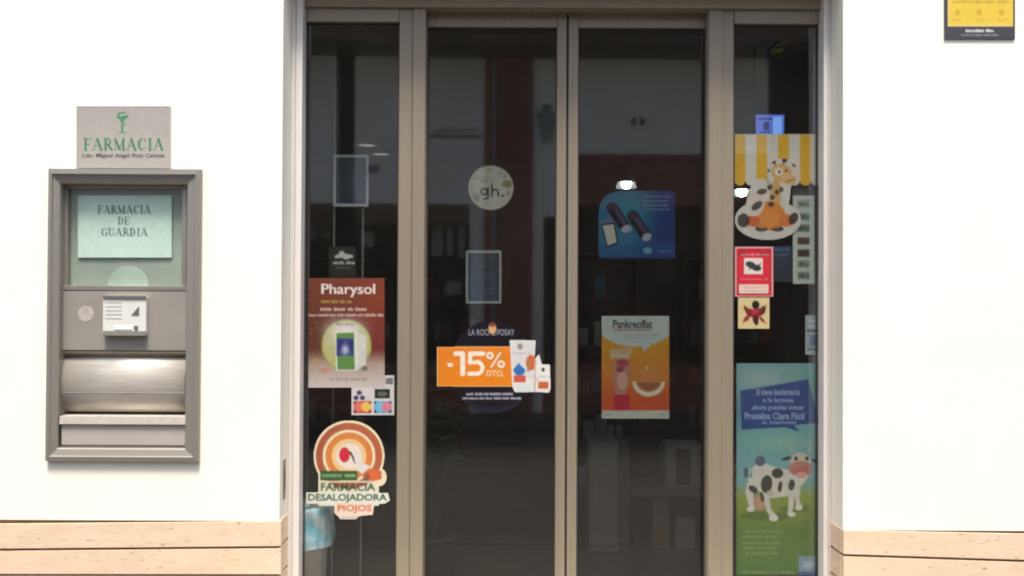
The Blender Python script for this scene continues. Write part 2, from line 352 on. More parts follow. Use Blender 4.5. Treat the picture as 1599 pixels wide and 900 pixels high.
# left wall with the hatch hole, front face polygonal at its foot
wl.box(-8, hx0, 0, T, zb + .05, 4.9); wl.box(hx0, hx1, 0, T, hz1, 4.9); wl.box(hx0, hx1, 0, T, zb + .05, hz0); wl.box(hx1, OL, 0, T, zb + .05, 4.9)
wl.box(OL, OR_, 0, T, OT, 4.9)
wl.box(OR_, 8, 0, T, zpr, 4.9)
wl.build('wall', M['plaster'], fac)
MB().box(-8, OL - .016, .012, T, .0, zpl - .0005).box(OR_ + .016, 8, .012, T, .0, zpr - .0005).build('mortar_bed', M['mortar'], fac)
def slab(pa, pb, pc, pd, yf=YS, yb=.02):
    q = [P(*pa, 0), P(*pb, 0), P(*pc, 0), P(*pd, 0)]
    return MB().hexa([(v.x, yf, v.z) for v in q], [(v.x, yb, v.z) for v in q], .0006).build('plinth_slab', M['stone'], fac, origin=(sum(v.x for v in q) / 4, 0, sum(v.z for v in q) / 4))
for (ta, tb), (ba, bb) in rowsL:
    for xa, xb in zip(lxs, lxs[1:]):
        g = -.2 if xb != 439 else 0
        slab((xa + .3, lt(xa, ta, tb)), (xb - g, lt(xb, ta, tb)), (xb - g, lt(xb, ba, bb)), (xa + .3, lt(xa, ba, bb)))
for (ta, tb), (ba, bb) in rowsR:
    for xa, xb in zip(rxs, rxs[1:]):
        slab((xa, rt(xa, ta, tb)), (xb - .4, rt(xb, ta, tb)), (xb - .4, rt(xb, ba, bb)), (xa, rt(xa, ba, bb)))
# returns of the plinth inside the doorway
for rows, px, sgn in ((rowsL, 439, 1), (rowsR, 1316.5, -1)):
    for (ta, tb), (ba, bb) in rows:
        a, b = (tb, bb) if sgn > 0 else (ta, ba)
        z1, z0 = zl(px, a), zl(px, b); xo = X(px, 0)
        x0, x1 = (xo - .014, xo + .003) if sgn > 0 else (xo - .003, xo + .014)
        MB().box(x0, x1, .021, YRL + .1, z0, z1, .0015).build('plinth_slab', M['stone'], fac, origin=((x0 + x1) / 2, .08, (z0 + z1) / 2))
MB().box(OL - .016, OL - .008, .021, T, 0, zpl - .001).build('mortar_bed', M['mortar'], fac)
MB().box(OR_ + .008, OR_ + .016, .021, T, 0, zpr - .001).build('mortar_bed', M['mortar'], fac)
MB().box(OL, OR_, 0, T, 0, .12).build('threshold', mat('threshold_stone', (.34, .29, .24), .6, 0, .15, 20), fac)
MB().box(OL - .15, OR_ + .15, -.35, -.006, .101, .124, .004).build('added_bounce_slab', mat('bounce_slab_stone', (.62, .55, .46), .6, 0, .08, 14, .2, 50), fac)  # unseen pale slab, added to bounce sunlight onto the lower door frames
# upper storey continues above the frame
MB().box(-8, 8, -.02, T, 4.903, 5.05).build('string_course', M['plaster'], fac)
# little lock plate in the left reveal
lk = MB().box(OL, OL + .004, .055, .10, Z(785, 0, 440), Z(722, 0, 440), .001).build('shutter_lock_plate', mat('lock_plate', (.30, .24, .19), .5, .4), fac)
MB().box(OL + .0035, OL + .0055, .070, .084, Z(770, 0, 440), Z(736, 0, 440)).build('key_slot', M['blackp'], lk)

# shutter guide rails: the left one is one wide channel, the right one has a groove
rl = MB(); zt = OT - .004
xa = OL + .001; xb = X(470, YRL)
rl.box(xa, xb - .034, YRL, YRL + .07, .121, zt, .002); rl.box(xb - .031, xb, YRL - .006, YRL + .07, .121, zt, .003); rl.box(xb - .035, xb - .03, YRL + .006, YRL + .07, .121, zt)
o = rl.build('shutter_rail', M['rail'], fac); o['label'] = 'whitish shutter guide rail on the left of the doorway'
rl = MB(); xa2 = X(1285.5, YRL); xb2 = OR_ - .001
rl.box(xa2, xa2 + .024, YRL - .006, YRL + .07, .121, zt, .003); rl.box(xa2 + .027, xb2, YRL, YRL + .07, .121, zt, .002); rl.box(xa2 + .022, xa2 + .028, YRL + .008, YRL + .07, .121, zt)
o = rl.build('shutter_rail', M['rail'], fac); o['label'] = 'grey shutter guide rail on the right of the doorway'

# ------------------------------------------------------------------ entrance: fixed frame, side windows, two sliding leaves
ent = empty('automatic_entrance', (0, .22, .12))
tag(ent, 'beige aluminium glazed entrance filling the doorway with fixed sidelights', 'entrance')
YH, YP, YG, YL, YLG = .185, .20, .235, .262, .285
zf = .121
# header with its bands
hd = MB(); x0, x1 = OL + .003, OR_ - .003
hd.box(x0, x1, YH, YH + .16, Z(11.5, YH), OT - .002, .003)
hd.build('header', M['frame'], ent)
xp = [X(v, YP) for v in (621, 642, 662.5, 1106, 1127, 1146)]
# posts: two profiles side by side
for a, b, c in ((xp[0], xp[1], xp[2]), (xp[5], xp[4], xp[3])):
    mb = MB(); s_ = 1 if c > a else -1
    mb.box(min(a, b), max(a, b) - .0015, YP + .008, YP + .07, zf, Z(11.5, YP) - .001, .003)
    mb.box(min(b, c) + .0015, max(b, c), YP, YP + .10, zf, Z(11.5, YP) - .001, .004)
    mb.box(min(b, c) - .004, min(b, c) + .004, YP + .014, YP + .06, zf, Z(12, YP) - .001)
    mb.build('post', M['frame'], ent)
# side window: top rail, pane, gaskets
def sidewin(xa, xb, nm, lab):
    w_ = MB(); zt_ = Z(34.5, YP); zb_ = .20
    w_.box(xa, xb, YP + .004, YP + .06, zt_, Z(12.5, YP), .003); w_.build('rail', M['frame'], ent)
    MB().box(xa, xb, YP + .004, YP + .06, zf, zb_, .003).build('rail', M['frame'], ent)
    p = MB().box(xa - .004, xb + .004, YG, YG + .006, zb_ - .01, zt_ + .01).build('sidelight_pane', M['glass'], ent); p['label'] = lab
    g = MB(); g.box(xa, xb, YG - .008, YG - .001, zt_ - .006, zt_ - .0005); g.box(xa, xb, YG - .008, YG - .001, zb_ + .0005, zb_ + .006)
    g.box(xa + .0005, xa + .006, YG - .008, YG - .001, zb_ + .006, zt_ - .006); g.box(xb - .006, xb - .0005, YG - .008, YG - .001, zb_ + .006, zt_ - .006)
    g.build('gasket', M['gasket'], p)
sidewin(xb + .001, xp[0] - .001, 'l', 'left fixed glass pane'); sidewin(xp[5] + .001, xa2 - .001, 'r', 'right fixed glass pane')
# sliding leaves
def leaf(pa, pb, pc, pd, lab):      # outline pa..pd, glass pb..pc
    r = empty('sliding_door', (X((pa + pd) / 2, YL), YL, .13)); tag(r, lab, 'sliding door', 'two leaves of the automatic sliding door')
    xs = [X(v, YL) for v in (pa, pb, pc, pd)]; z1, z2 = Z(13, YL), Z(42, YL); z3, z4 = .20, .13
    for nm, m_, box in (('stile', M['frame'], (xs[0], xs[1], YL, YL + .045, z4, z1)), ('stile', M['frame'], (xs[2], xs[3], YL, YL + .045, z4, z1)),
                    ('rail', M['frame'], (xs[1] + .0005, xs[2] - .0005, YL + .004, YL + .045, z2, z1)), ('rail', M['frame'], (xs[1] + .0005, xs[2] - .0005, YL + .004, YL + .045, z4, z3))):
        MB().box(*box, .003).build(nm, m_, r)
    g = MB().box(xs[1] - .004, xs[2] + .004, YLG, YLG + .006, z3 - .01, z2 + .01).build('glass', M['glass_leaf'], r)
    q = MB(); q.box(xs[1] + .001, xs[1] + .006, YLG - .006, YLG - .001, z3, z2); q.box(xs[2] - .006, xs[2] - .001, YLG - .006, YLG - .001, z3, z2); q.box(xs[1] + .006, xs[2] - .006, YLG - .006, YLG - .001, z2 - .006, z2 - .001)
    q.build('gasket', M['gasket'], g); return r
l1 = leaf(640, 665, 868.5, 883.2, 'left sliding glass door leaf with the orange discount sticker')
l2 = leaf(886.6, 901.5, 1102, 1128, 'right sliding glass door leaf with the blue poster')
MB().box(X(883.2, YL) + .001, X(886.6, YL) - .001, YL + .018, YL + .03, .14, Z(13, YL)).build('seal_brush', M['gasket'], l1)
# raised rib on each meeting stile
for r_, a, b in ((l1, 872, 876), (l2, 893, 897)):
    MB().box(X(a, YL), X(b, YL), YL - .004, YL - .0002, .14, Z(14, YL), .0012).build('rib', M['frame'], r_)

# ------------------------------------------------------------------ inside the shop
xi0, xi1, yi1, zc = -3.2, 3.4, 4.6, 3.05
struct('shop_floor', MB().box(xi0, xi1, T, yi1, .0, .118), M['floor'])
struct('shop_ceiling', MB().box(xi0, xi1, T, yi1, zc, zc + .1), M['iceil'])
struct('shop_wall_back', MB().box(xi0, xi1, yi1, yi1 + .1, .0, zc + .1), M['iwall'])
struct('shop_wall_left', MB().box(xi0 - .1, xi0, T, yi1 + .1, 0, zc + .1), M['iwall'])
struct('shop_wall_right', MB().box(xi1, xi1 + .1, T, yi1 + .1, 0, zc + .1), M['iwall'])
struct('shop_ceiling_upper', MB().box(-8, 8, T, 8, 4.7, 4.8), M['iceil'])

# shelving units with products
def shelf_unit(x0, x1, y, lab, z1=2.1, n=6):
    u = empty('shelving_unit', ((x0 + x1) / 2, y, .118)); tag(u, lab, 'shelves', 'tall dark product shelves at the back of the shop')
    MB().box(x0, x1, y + .30, y + .32, .118, z1).build('back_panel', M['wood'], u)
    for xx in (x0, x1 - .02): MB().box(xx, xx + .02, y, y + .299, .118, z1).build('side_panel', M['wood'], u)
    zs = []
    for i in range(n):
        z = .20 + i * (z1 - .25) / (n - 1) * 1.0; MB().box(x0 + .021, x1 - .021, y + .004, y + .298, z, z + .02).build('shelf', M['wood'], u); zs.append(z + .021)
    return zs
cols = [(.55, .53, .5), (.10, .20, .32), (.40, .10, .08), (.45, .30, .12), (.16, .28, .16), (.5, .48, .46), (.24, .14, .25)]
pm = [mat('carton_%s' % n, c, .5, 0, .1, 60) for n, c in zip(('white', 'blue', 'red', 'ochre', 'green', 'cream', 'purple'), cols)]
base = {}
ORD = 'first second third fourth fifth sixth seventh eighth ninth tenth eleventh twelfth thirteenth fourteenth'.split()
CN = ('white', 'blue', 'red', 'ochre', 'green', 'cream', 'purple')
def carton(x, y, z, w_, d, h, k, lab):
    key = (round(w_, 3), round(h, 3), k)
    if key not in base:
        base[key] = bpy.data.meshes.new('product_carton'); b_ = MB(); b_.box(-w_ / 2, w_ / 2, -d / 2, d / 2, 0, h, .002); b_.bm.to_mesh(base[key]); b_.bm.free(); base[key].materials.append(pm[k])
    o = bpy.data.objects.new('product_carton', base[key]); C.objects.link(o); o.location = (x, y, z); o.rotation_euler.z = random.uniform(-.06, .06)
    tag(o, lab, 'carton', 'product cartons on the shelves inside'); return o
units = [(-1.9, -1.0, 3.9, 'dark shelving unit seen through the left sliding door'), (-.95, -.05, 3.9, 'dark shelving unit behind the left door leaf near the middle'), (.40, 1.00, 2.9, 'dark shelving unit seen through the right sliding door'), (1.5, 2.4, 3.6, 'dark shelving unit behind the giraffe sticker')]
WH = ('left shelves behind left sliding door', 'middle shelves by the meeting stiles', 'shelves behind right sliding door', 'shelves behind giraffe sticker')
for ui, (a, b, y, lb) in enumerate(units):
    for si, z in enumerate(shelf_unit(a, b, y, lb)[:5]):
        x = a + .06; ci = 0
        while x < b - .1:
            w_ = random.choice((.05, .07, .09)); h = random.choice((.10, .14, .19)); k = random.randrange(7)
            if random.random() < .8: carton(x + w_ / 2, y + .1, z, w_, .06, h, k, '%s carton, %s from left, %s shelf from the floor, %s' % (CN[k], ORD[ci], ORD[si], WH[ui])); ci += 1
            x += w_ + random.choice((.008, .02, .05))

# white display cabinet, low bench and boxes seen low through the right leaf
yc = 1.47
def cabinet():
    c = empty('display_cabinet', (X(940, yc), yc + .15, .118)); tag(c, 'tall pale display cabinet standing behind the right door leaf', 'cabinet')
    x0, x1 = X(920, yc, 770), X(965, yc, 770); z1 = Z(690, yc, 942)
    MB().box(x0, x1, yc, yc + .34, .121, z1, .004).build('carcass', M['white'], c)
    MB().box(x0 + .012, x1 - .012, yc - .012, yc - .0005, .16, z1 - .02, .003).build('door', M['white'], c)
    MB().tube((x0 + .03, yc - .024, .42), (x0 + .03, yc - .024, .56), .005).build('handle', M['steel'], c)
    MB().box(x1 + .001, x1 + .075, yc + .02, yc + .34, .121, z1 - .01, .004).build('side_column', mat('grey_laminate', (.13, .125, .115), .5), c)
cabinet()
bench = empty('low_bench', (X(1050, yc), yc + .2, .118)); tag(bench, 'low grey bench carrying the white box inside the right door', 'bench')
bz = Z(764, yc, 1050); bz0 = Z(776, yc, 1050)
bx0, bx1 = X(988, yc), X(1180, yc)
MB().box(bx0, bx1, yc, yc + .38, bz0, bz, .004).build('top', mat('bench_top', (.18, .175, .165), .4), bench)
for xx in (bx0 + .02, bx1 - .05): 
    for yy in (yc + .02, yc + .33): MB().box(xx, xx + .03, yy, yy + .03, .119, bz0 - .0005).build('leg', M['dark'], bench)
bx = empty('boxed_device', (X(1068, yc), yc + .1, bz)); tag(bx, 'white box with a dark window standing on the low bench', 'box')
MB().box(X(1041, yc, 730), X(1097, yc, 730), yc + .04, yc + .22, bz + .001, Z(693, yc + .04, 1068), .004).build('carton', M['white'], bx)
MB().box(X(1057, yc, 730), X(1080, yc, 730), yc + .034, yc + .0395, Z(758, yc, 1068), Z(703, yc, 1068), .002).build('window', M['blackp'], bx)
t2 = empty('stacked_cartons_shelf', (X(1037, yc), yc + .1, .118)); t2.name = 'white_carton'
tag(t2, 'narrow white carton standing on the floor beneath the low bench', 'carton')
MB().box(X(1023, yc, 800), X(1049, yc, 800), yc + .08, yc + .25, .121, Z(784, yc, 1036), .003).build('carton', M['white'], t2)
MB().box(X(1026, yc, 800), X(1046, yc, 800), yc + .074, yc + .0795, .16, .27, .002).build('printed_label', pm[3], t2)
tg = MB().box(X(1060, yc, 800), X(1090, yc, 800), yc + .08, yc + .25, .121, Z(815, yc, 1036), .003).build('storage_box', pm[5]); tag(tg, 'low cream storage box under the right end of the bench', 'box')
# sales counter deeper in
cn = empty('sales_counter', (-.4, 2.6, .118)); tag(cn, 'dark sales counter in the dim middle of the shop', 'counter')
MB().box(-.9, .1, 2.5, 3.0, .119, 1.02, .005).build('front_panel', M['wood'], cn)
MB().box(-.95, .15, 2.45, 3.05, 1.021, 1.06, .004).build('worktop', mat('worktop', (.20, .17, .14), .3), cn)
# potted plant by the left leaf
pl = empty('potted_plant', (X(688, .95), .95, .118)); tag(pl, 'leafy green potted plant behind the lower left door leaf', 'plant')
cx = X(678, .95, 680)
MB().lathe((cx, .95, .119), [(.0, 0), (.10, 0), (.13, .22), (.14, .24), (.12, .24), (.11, .2), (0, .2)]).build('pot', mat('terracotta', (.06, .035, .025), .8), pl, smooth=True)
st = MB(); lf = MB(); rr = random.Random(3)
for i in range(26):
    a = rr.uniform(0, 6.28); rad = rr.uniform(.02, .14); hz = rr.uniform(.72, 1.0); tip = Vector((cx + rad * math.cos(a), .95 + rad * math.sin(a), .119 + hz))
    st.tube((cx, .95, .30), tip, .004, 6)
    for k in range(7):
        b = rr.uniform(0, 6.28); d = Vector((math.cos(b), math.sin(b), rr.uniform(-.3, .5))).normalized(); L = rr.uniform(.05, .10); n = d.cross(Vector((0, 0, 1))).normalized() * L * .26
        q = tip - Vector((0, 0, rr.uniform(0, .12))); up = Vector((0, 0, .006))
        vs = [lf.bm.verts.new(v) for v in (q, q + d * L * .5 + n, q + d * L - up, q + d * L * .5 - n, q + d * L * .5 + up)]
        for f in ((0, 1, 4), (1, 2, 4), (2, 3, 4), (3, 0, 4)): lf.bm.faces.new([vs[j] for j in f])
st.build('stems', mat('stem', (.06, .08, .03), .7), pl); o = lf.build('leaves', mat('leaf_green', (.05, .085, .04), .5, 0, .3, 30), pl); o['kind'] = 'stuff'

# pendant lamps that are lit
def halo_glass():
    m = bpy.data.materials.get('lamp_halo_glass')
    if m: return m
    m = bpy.data.materials.new('lamp_halo_glass'); m.use_nodes = True; t = m.node_tree; t.nodes.clear()
    out = t.nodes.new('ShaderNodeOutputMaterial'); a = t.nodes.new('ShaderNodeAddShader'); tr = t.nodes.new('ShaderNodeBsdfTransparent'); em_ = t.nodes.new('ShaderNodeEmission')
    tr.inputs[0].default_value = (.7, .72, .72, 1); em_.inputs[0].default_value = (.8, 1, .97, 1); em_.inputs[1].default_value = .11
    t.links.new(tr.outputs[0], a.inputs[0]); t.links.new(em_.outputs[0], a.inputs[1]); t.links.new(a.outputs[0], out.inputs[0]); return m
def pendant(px, py, y, lab, wpx):
    c = P(px, py, y); sc_ = (y + D) / F; r_ = wpx * sc_ / 2
    o = empty('pendant_lamp', (c.x, y, zc)); tag(o, lab, 'lamp', 'small lit pendant lamps in the shop')
    MB().tube((c.x, y, c.z + r_ * 2.4), (c.x, y, zc - .001), .004, 8).build('cord', M['blackp'], o)
    MB().lathe((c.x, y, c.z), [(r_ * .35, r_ * 2.6), (r_ * .6, r_ * 2.4), (r_ * 1.2, r_ * 1.3), (r_ * 1.7, r_ * .25), (r_ * 1.65, r_ * .25), (r_ * 1.15, r_ * 1.25), (r_ * .55, r_ * 2.3)], 24).build('reflector', mat('lamp_shade_metal', (.30, .31, .31), .4, .5), o, smooth=True)
    MB().lathe((c.x, y, c.z), [(r_ * 1.1, r_ * 1.2), (r_ * 1.65, r_ * .1), (r_ * 1.9, -r_ * .75), (r_ * 1.86, -r_ * .75), (r_ * 1.6, r_ * .1)], 24).build('halo_shade', halo_glass(), o, smooth=True)  # translucent shade made to glow, standing in for the halo round the bulb
    MB().lathe((c.x, y, c.z), [(.0001, -r_ * .95), (r_ * .65, -r_ * .75), (r_ * 1.0, -r_ * .1), (r_ * .9, r_ * .6), (r_ * .5, r_ * 1.3), (.0001, r_ * 1.5)], 20).build('bulb', mat('lit_bulb', (.9, .9, .9), .5, emit=((.93, 1, .97), 9)), o, smooth=True)
pendant(978, 287, 2.2, 'lit pendant lamp showing above the blue poster', 17)
pendant(1158, 299, 2.6, 'lit pendant lamp showing beside the giraffe sticker', 17)
def downlight(px, py, lab):
    d = RC @ Vector(((px - 799.5) / F, -(py - 449.5) / F, -1)); k = (zc - H) / d.z; c = CAM + d * k
    o = empty('ceiling_downlight', (c.x, c.y, zc)); tag(o, lab, 'ceiling light', 'recessed ceiling lights in the shop')
    MB().lathe((c.x, c.y, zc - .012), [(.0001, .004), (.07, .004)], 20).build('diffuser', mat('dim_diffuser', (.7, .7, .7), .5, emit=((1, .97, .9), .10)), o)
    MB().lathe((c.x, c.y, zc - .012), [(.072, .0), (.095, .0), (.10, .011), (.072, .011), (.072, .0)], 20).build('ring', M['white'], o)
downlight(573, 225, 'round ceiling light highest in the left fixed pane'); downlight(595, 239, 'second round ceiling light in the left fixed pane'); downlight(702, 257, 'round ceiling light seen at top of the left door leaf')

# poster stand behind the left side pane
ys = .46
ps = empty('poster_stand', (X(543, ys), ys, .118)); tag(ps, 'thin metal poster stand holding a framed dark blue notice in left pane', 'poster stand')
ms = mat('stand_metal', (.18, .19, .18), .45, .3)
MB().box(X(519.5, ys), X(522.5, ys), ys, ys + .012, .125, Z(20, ys)).build('upright', ms, ps)
MB().box(X(564.5, ys), X(567.5, ys), ys, ys + .012, .125, Z(326, ys)).build('upright', ms, ps)
MB().box(X(505, ys), X(582, ys), ys - .08, ys + .1, .119, .1245).build('foot', ms, ps)
fx = [X(v, ys) for v in (520, 524, 571, 575)]; fz = [Z(v, ys, 548) for v in (242, 246, 318, 323)]
fm = mat('notice_frame', (.42, .45, .44), .5)
for b_ in ((fx[0], fx[3], fz[1], fz[0]), (fx[0], fx[3], fz[3], fz[2]), (fx[0], fx[1], fz[2] + .0003, fz[1] - .0003), (fx[2], fx[3], fz[2] + .0003, fz[1] - .0003)):
    MB().box(b_[0], b_[1], ys - .012, ys - .0005, b_[2], b_[3], .001).build('frame_bar', fm, ps)
MB().box(fx[1] + .0004, fx[2] - .0004, ys - .008, ys - .001, fz[2] + .0004, fz[1] - .0004).build('notice_panel', mat('blue_notice', (.03, .05, .08), .5, 0, .5, 12), ps)

# bin with a blue bag
bc = (X(480, .40, 830), .40); bzr = Z(790, .40, 480); rb = .111
bn = empty('waste_bin', (bc[0], bc[1], .118)); tag(bn, 'grey round waste bin behind the lower left pane', 'bin')
MB().lathe((bc[0], bc[1], .119), [(.0001, 0), (rb * .80, 0), (rb * .96, bzr - .121), (rb, bzr - .119), (rb, bzr - .127), (rb * .9, bzr - .13), (rb * .74, .01), (.0001, .01)], 40).build('bucket', mat('grey_bin', (.62, .61, .59), .4, .2), bn, smooth=True)
hb = bzr - Z(848, .40, 480); nn = 96
def wob(t, z): return .03 * math.sin(7 * t + 9 * z) + .022 * math.sin(19 * t - 14 * z) + .014 * math.sin(37 * t + 3 + 8 * z)
pf = [(rb * .80, -hb * .5), (rb * .93, -.004), (rb * 1.03, .012), (rb * 1.1, .0)] + [(rb * (1.12 + .02 * math.sin(k * .9) + .006 * k), -hb * k / 12) for k in range(1, 13)]
bag = MB().lathe((bc[0], bc[1], bzr), pf, nn, wob).build('bin_bag', None, bn, smooth=True)
bm_, t_, b_ = node_mat('blue_bag_film'); b_.inputs['Base Color'].default_value = (.16, .46, .62, 1); b_.inputs['Roughness'].default_value = .22; b_.inputs['Subsurface Weight'].default_value = 0
nz_ = t_.nodes.new('ShaderNodeTexNoise'); nz_.inputs['Scale'].default_value = 15; rp_ = t_.nodes.new('ShaderNodeValToRGB'); rp_.color_ramp.elements[0].color = (.34, .72, .88, 1); rp_.color_ramp.elements[1].color = (.80, .94, .98, 1); rp_.color_ramp.elements[0].position = .38; rp_.color_ramp.elements[1].position = .66
tc_ = t_.nodes.new('ShaderNodeTexCoord'); t_.links.new(tc_.outputs['Object'], nz_.inputs['Vector']); t_.links.new(nz_.outputs['Fac'], rp_.inputs[0]); t_.links.new(rp_.outputs[0], b_.inputs['Base Color'])
bag.data.materials.clear(); bag.data.materials.append(bm_); bag['label'] = 'crumpled light blue plastic bag folded over the rim'

# blue screen and emblem behind the right pane
ysn = .62
sc_ = empty('lit_screen', (X(1203, ysn), ysn, Z(210, ysn, 1203))); tag(sc_, 'small glowing blue screen above the yellow striped sticker', 'screen')
MB().pbox(1176, 174, 1229, 218, ysn, ysn + .03, .003).build('casing', mat('screen_casing', (.012, .018, .045), .4), sc_)
MB().pbox(1180.5, 179, 1224.5, 214, ysn - .003, ysn - .0005).build('display', mat('blue_display', (.02, .04, .1), .3, var=.0, emit=((.13, .21, .75), .28)), sc_)
dk = MB(); dk.pbox(1184, 184, 1206, 186.5, ysn - .0045, ysn - .0032); dk.pbox(1192, 190, 1201, 203, ysn - .0045, ysn - .0032); dk.pbox(1186, 205, 1203, 207, ysn - .0045, ysn - .0032)
dk.build('display_marks', mat('display_marks', (.01, .02, .2), .4, emit=((.05, .08, .4), .12)), sc_)
lt_ = MB(); lt_.pbox(1207, 182, 1221, 211, ysn - .0045, ysn - .0032); lt_.build('display_column', mat('display_light', (.1, .2, .5), .4, emit=((.2, .38, .9), .36)), sc_)
MB().box(X(1178, ysn), X(1182, ysn), ysn + .031, ysn + .036, Z(176, ysn), zc - .001).build('hanger', M['blackp'], sc_)
yem = .5
em = empty('hanging_emblem', (X(1213, yem), yem, Z(60, yem))); tag(em, 'small curved blue emblem with yellow stripes at the top of right pane', 'emblem')
ar = MB(); pts = []
for k in range(13):
    a = R(100 + k * 9.2); pts.append((1224 + 28 * math.cos(a), 89 - 28 * math.sin(a)))
inn = [(1224 + 23 * math.cos(R(100 + k * 9.2)), 89 - 23 * math.sin(R(100 + k * 9.2))) for k in range(13)][::-1]
for k in range(12):
    q = [pts[k], pts[k + 1], inn[11 - k], inn[12 - k]]; ar.hexa([P(x, y, yem) for x, y in q], [P(x, y, yem) + Vector((0, .012, 0)) for x, y in q])
ar.build('arc', mat('emblem_blue', (.04, .05, .22), .4), em)
for q in (((1205, 65), (1232, 65), (1228, 71), (1203, 71)), ((1201, 75), (1226, 75), (1219, 82), (1200, 82))):
    MB().hexa([P(x, y, yem + .003) for x, y in q], [P(x, y, yem + .010) for x, y in q]).build('stripe', mat('emblem_yellow', (.55, .50, .16), .4), em)
MB().box(X(1214, yem), X(1216, yem), yem + .004, yem + .006, Z(66, yem), zc - .001).build('hanger', M['blackp'], em)

# ------------------------------------------------------------------ night hatch in the left wall
ht = empty('night_hatch', (X(193, 0, 490), 0, hz0)); tag(ht, 'grey metal night dispensing hatch set in the white wall', 'service hatch')
ox = [X(73.5, -.02, 490), X(312, -.02, 490)]; oz = [Z(720, -.02, 193), Z(263.5, -.02, 193)]
ix = [X(95, .01, 490), X(292, .01, 490)]; iz = [Z(699, .01, 193), Z(288, .01, 193)]
def ringpt(x0, x1, z0, z1, y): return [(x0, y, z0), (x1, y, z0), (x1, y, z1), (x0, y, z1)]
# mitred frame, four bars with a stepped profile
prof = [(0, 0.001), (0, -.022), (.35, -.024), (.42, -.016), (.92, -.008), (1, -.002), (1, .05)]
cor_o = [(ox[0], oz[0]), (ox[1], oz[0]), (ox[1], oz[1]), (ox[0], oz[1])]; cor_i = [(ix[0], iz[0]), (ix[1], iz[0]), (ix[1], iz[1]), (ix[0], iz[1])]
for k in range(4):
    j = (k + 1) % 4; b_ = MB(); ra = []; rb_ = []
    for t, y in prof:
        for lst, q in ((ra, k), (rb_, j)):
            lst.append(b_.bm.verts.new((cor_o[q][0] + (cor_i[q][0] - cor_o[q][0]) * t, y, cor_o[q][1] + (cor_i[q][1] - cor_o[q][1]) * t)))
    for i in range(len(prof) - 1): b_.bm.faces.new((ra[i], ra[i + 1], rb_[i + 1], rb_[i]))
    b_.bm.faces.new((ra[-1], ra[0], rb_[0], rb_[-1]))
    b_.build('frame_bar', M['steel_v'], ht)
yhp = .03     # front plane of the fittings
def hb_(name, x0, y0, x1, y1, yf, yb, m, bev=.002, par=ht): return MB().pbox(x0, y0, x1, y1, yf, yb, bev).build(name, m, par)
# lining of the niche
xi_a, xi_b = ix[0] - .004, ix[1] + .004
MB().box(xi_a, xi_a + .003, .05, .36, iz[0], iz[1]).box(xi_b - .003, xi_b, .05, .36, iz[0], iz[1]).box(xi_a, xi_b, .05, .36, iz[1], iz[1] + .003).box(xi_a, xi_b, .05, .36, iz[0] - .003, iz[0]).build('lining', M['steel_panel'], ht)
# inner window frame
hb_('window_rail', 96, 289, 291, 294, .035, .06, M['steel']); hb_('window_rail', 96, 446, 291, 453.5, .028, .06, M['steel'])
hb_('window_stile', 96, 294.5, 105, 445.5, .035, .06, M['steel']); hb_('window_stile', 284, 294.5, 291, 445.5, .035, .06, M['steel'])
gl = hb_('glass', 104, 293, 285, 447, .048, .056, M['glass_green'], 0)
hb_('back_panel', 92, 288, 296, 449, .068, .076, mat('chamber_back', (.38, .40, .36), .6, 0, .15, 4), 0)
# round speaking disc low in the glass
dc = P(200, 447, .058); b_ = MB(); rad = 32 * (D + .06) / F
b_.hexa([(dc.x + rad * math.cos(R(a)), .058, dc.z + rad * math.sin(R(a))) for a in range(0, 181, 6)], [(dc.x + rad * math.cos(R(a)), .064, dc.z + rad * math.sin(R(a))) for a in range(0, 181, 6)])
b_.build('speaking_disc', mat('speaking_disc', (.50, .56, .49), .5, 0, .1, 12), ht)
# panel with the intercom
hb_('intercom_plate', 96, 454.5, 291.5, 547, yhp, yhp + .01, M['steel_panel'])
ic = hb_('intercom', 160.5, 463, 228, 523, yhp - .024, yhp - .0005, mat('intercom_body', (.60, .60, .56), .45, 0, .04, 20), .003)
hb_('visor', 160.5, 461.5, 228, 465.5, yhp - .03, yhp - .0245, mat('intercom_visor', (.12, .12, .11), .5), .001, ic)
hb_('shadow_strip', 160.5, 516.5, 227, 524, yhp - .032, yhp - .0245, mat('intercom_shadow', (.20, .19, .17), .5), .001, ic)  # dark strip painting the shadow along the bottom of the intercom
cp = MB()
for k in range(5): cp.pbox(165, 471 + k * 6.2, 190, 472.6 + k * 6.2, yhp - .0252, yhp - .0243)
cp.build('speaker_slot', mat('slot_grey', (.46, .47, .45), .5), ic)
hb_('name_strip', 178.5, 509, 206, 514.5, yhp - .027, yhp - .0243, mat('name_strip', (.85, .85, .83), .4), .0008, ic)
tr_ = [P(205, 492, yhp - .0262), P(217, 478, yhp - .0262), P(217, 492, yhp - .0262)]
MB().hexa(tr_, [v + Vector((0, .0018, 0)) for v in tr_]).build('arrow_mark', mat('arrow_grey', (.10, .11, .10), .5), ic)
hb_('call_button', 209, 508.5, 215, 515, yhp - .028, yhp - .0243, mat('button_dark', (.12, .12, .11), .5), .0015, ic)
sp = MB(); c_ = P(134, 490, yhp); sp.lathe((0, 0, 0), [(.0001, .0006), (.036, .0006), (.037, 0)], 28)
sp.bm.transform(Matrix.Translation((c_.x, yhp - .0003, c_.z)) @ Matrix.Rotation(R(90), 4, 'X'))
sp.build('glue_mark', mat('glue_mark', (.375, .35, .312), .6, 0, .15, 30), ht)
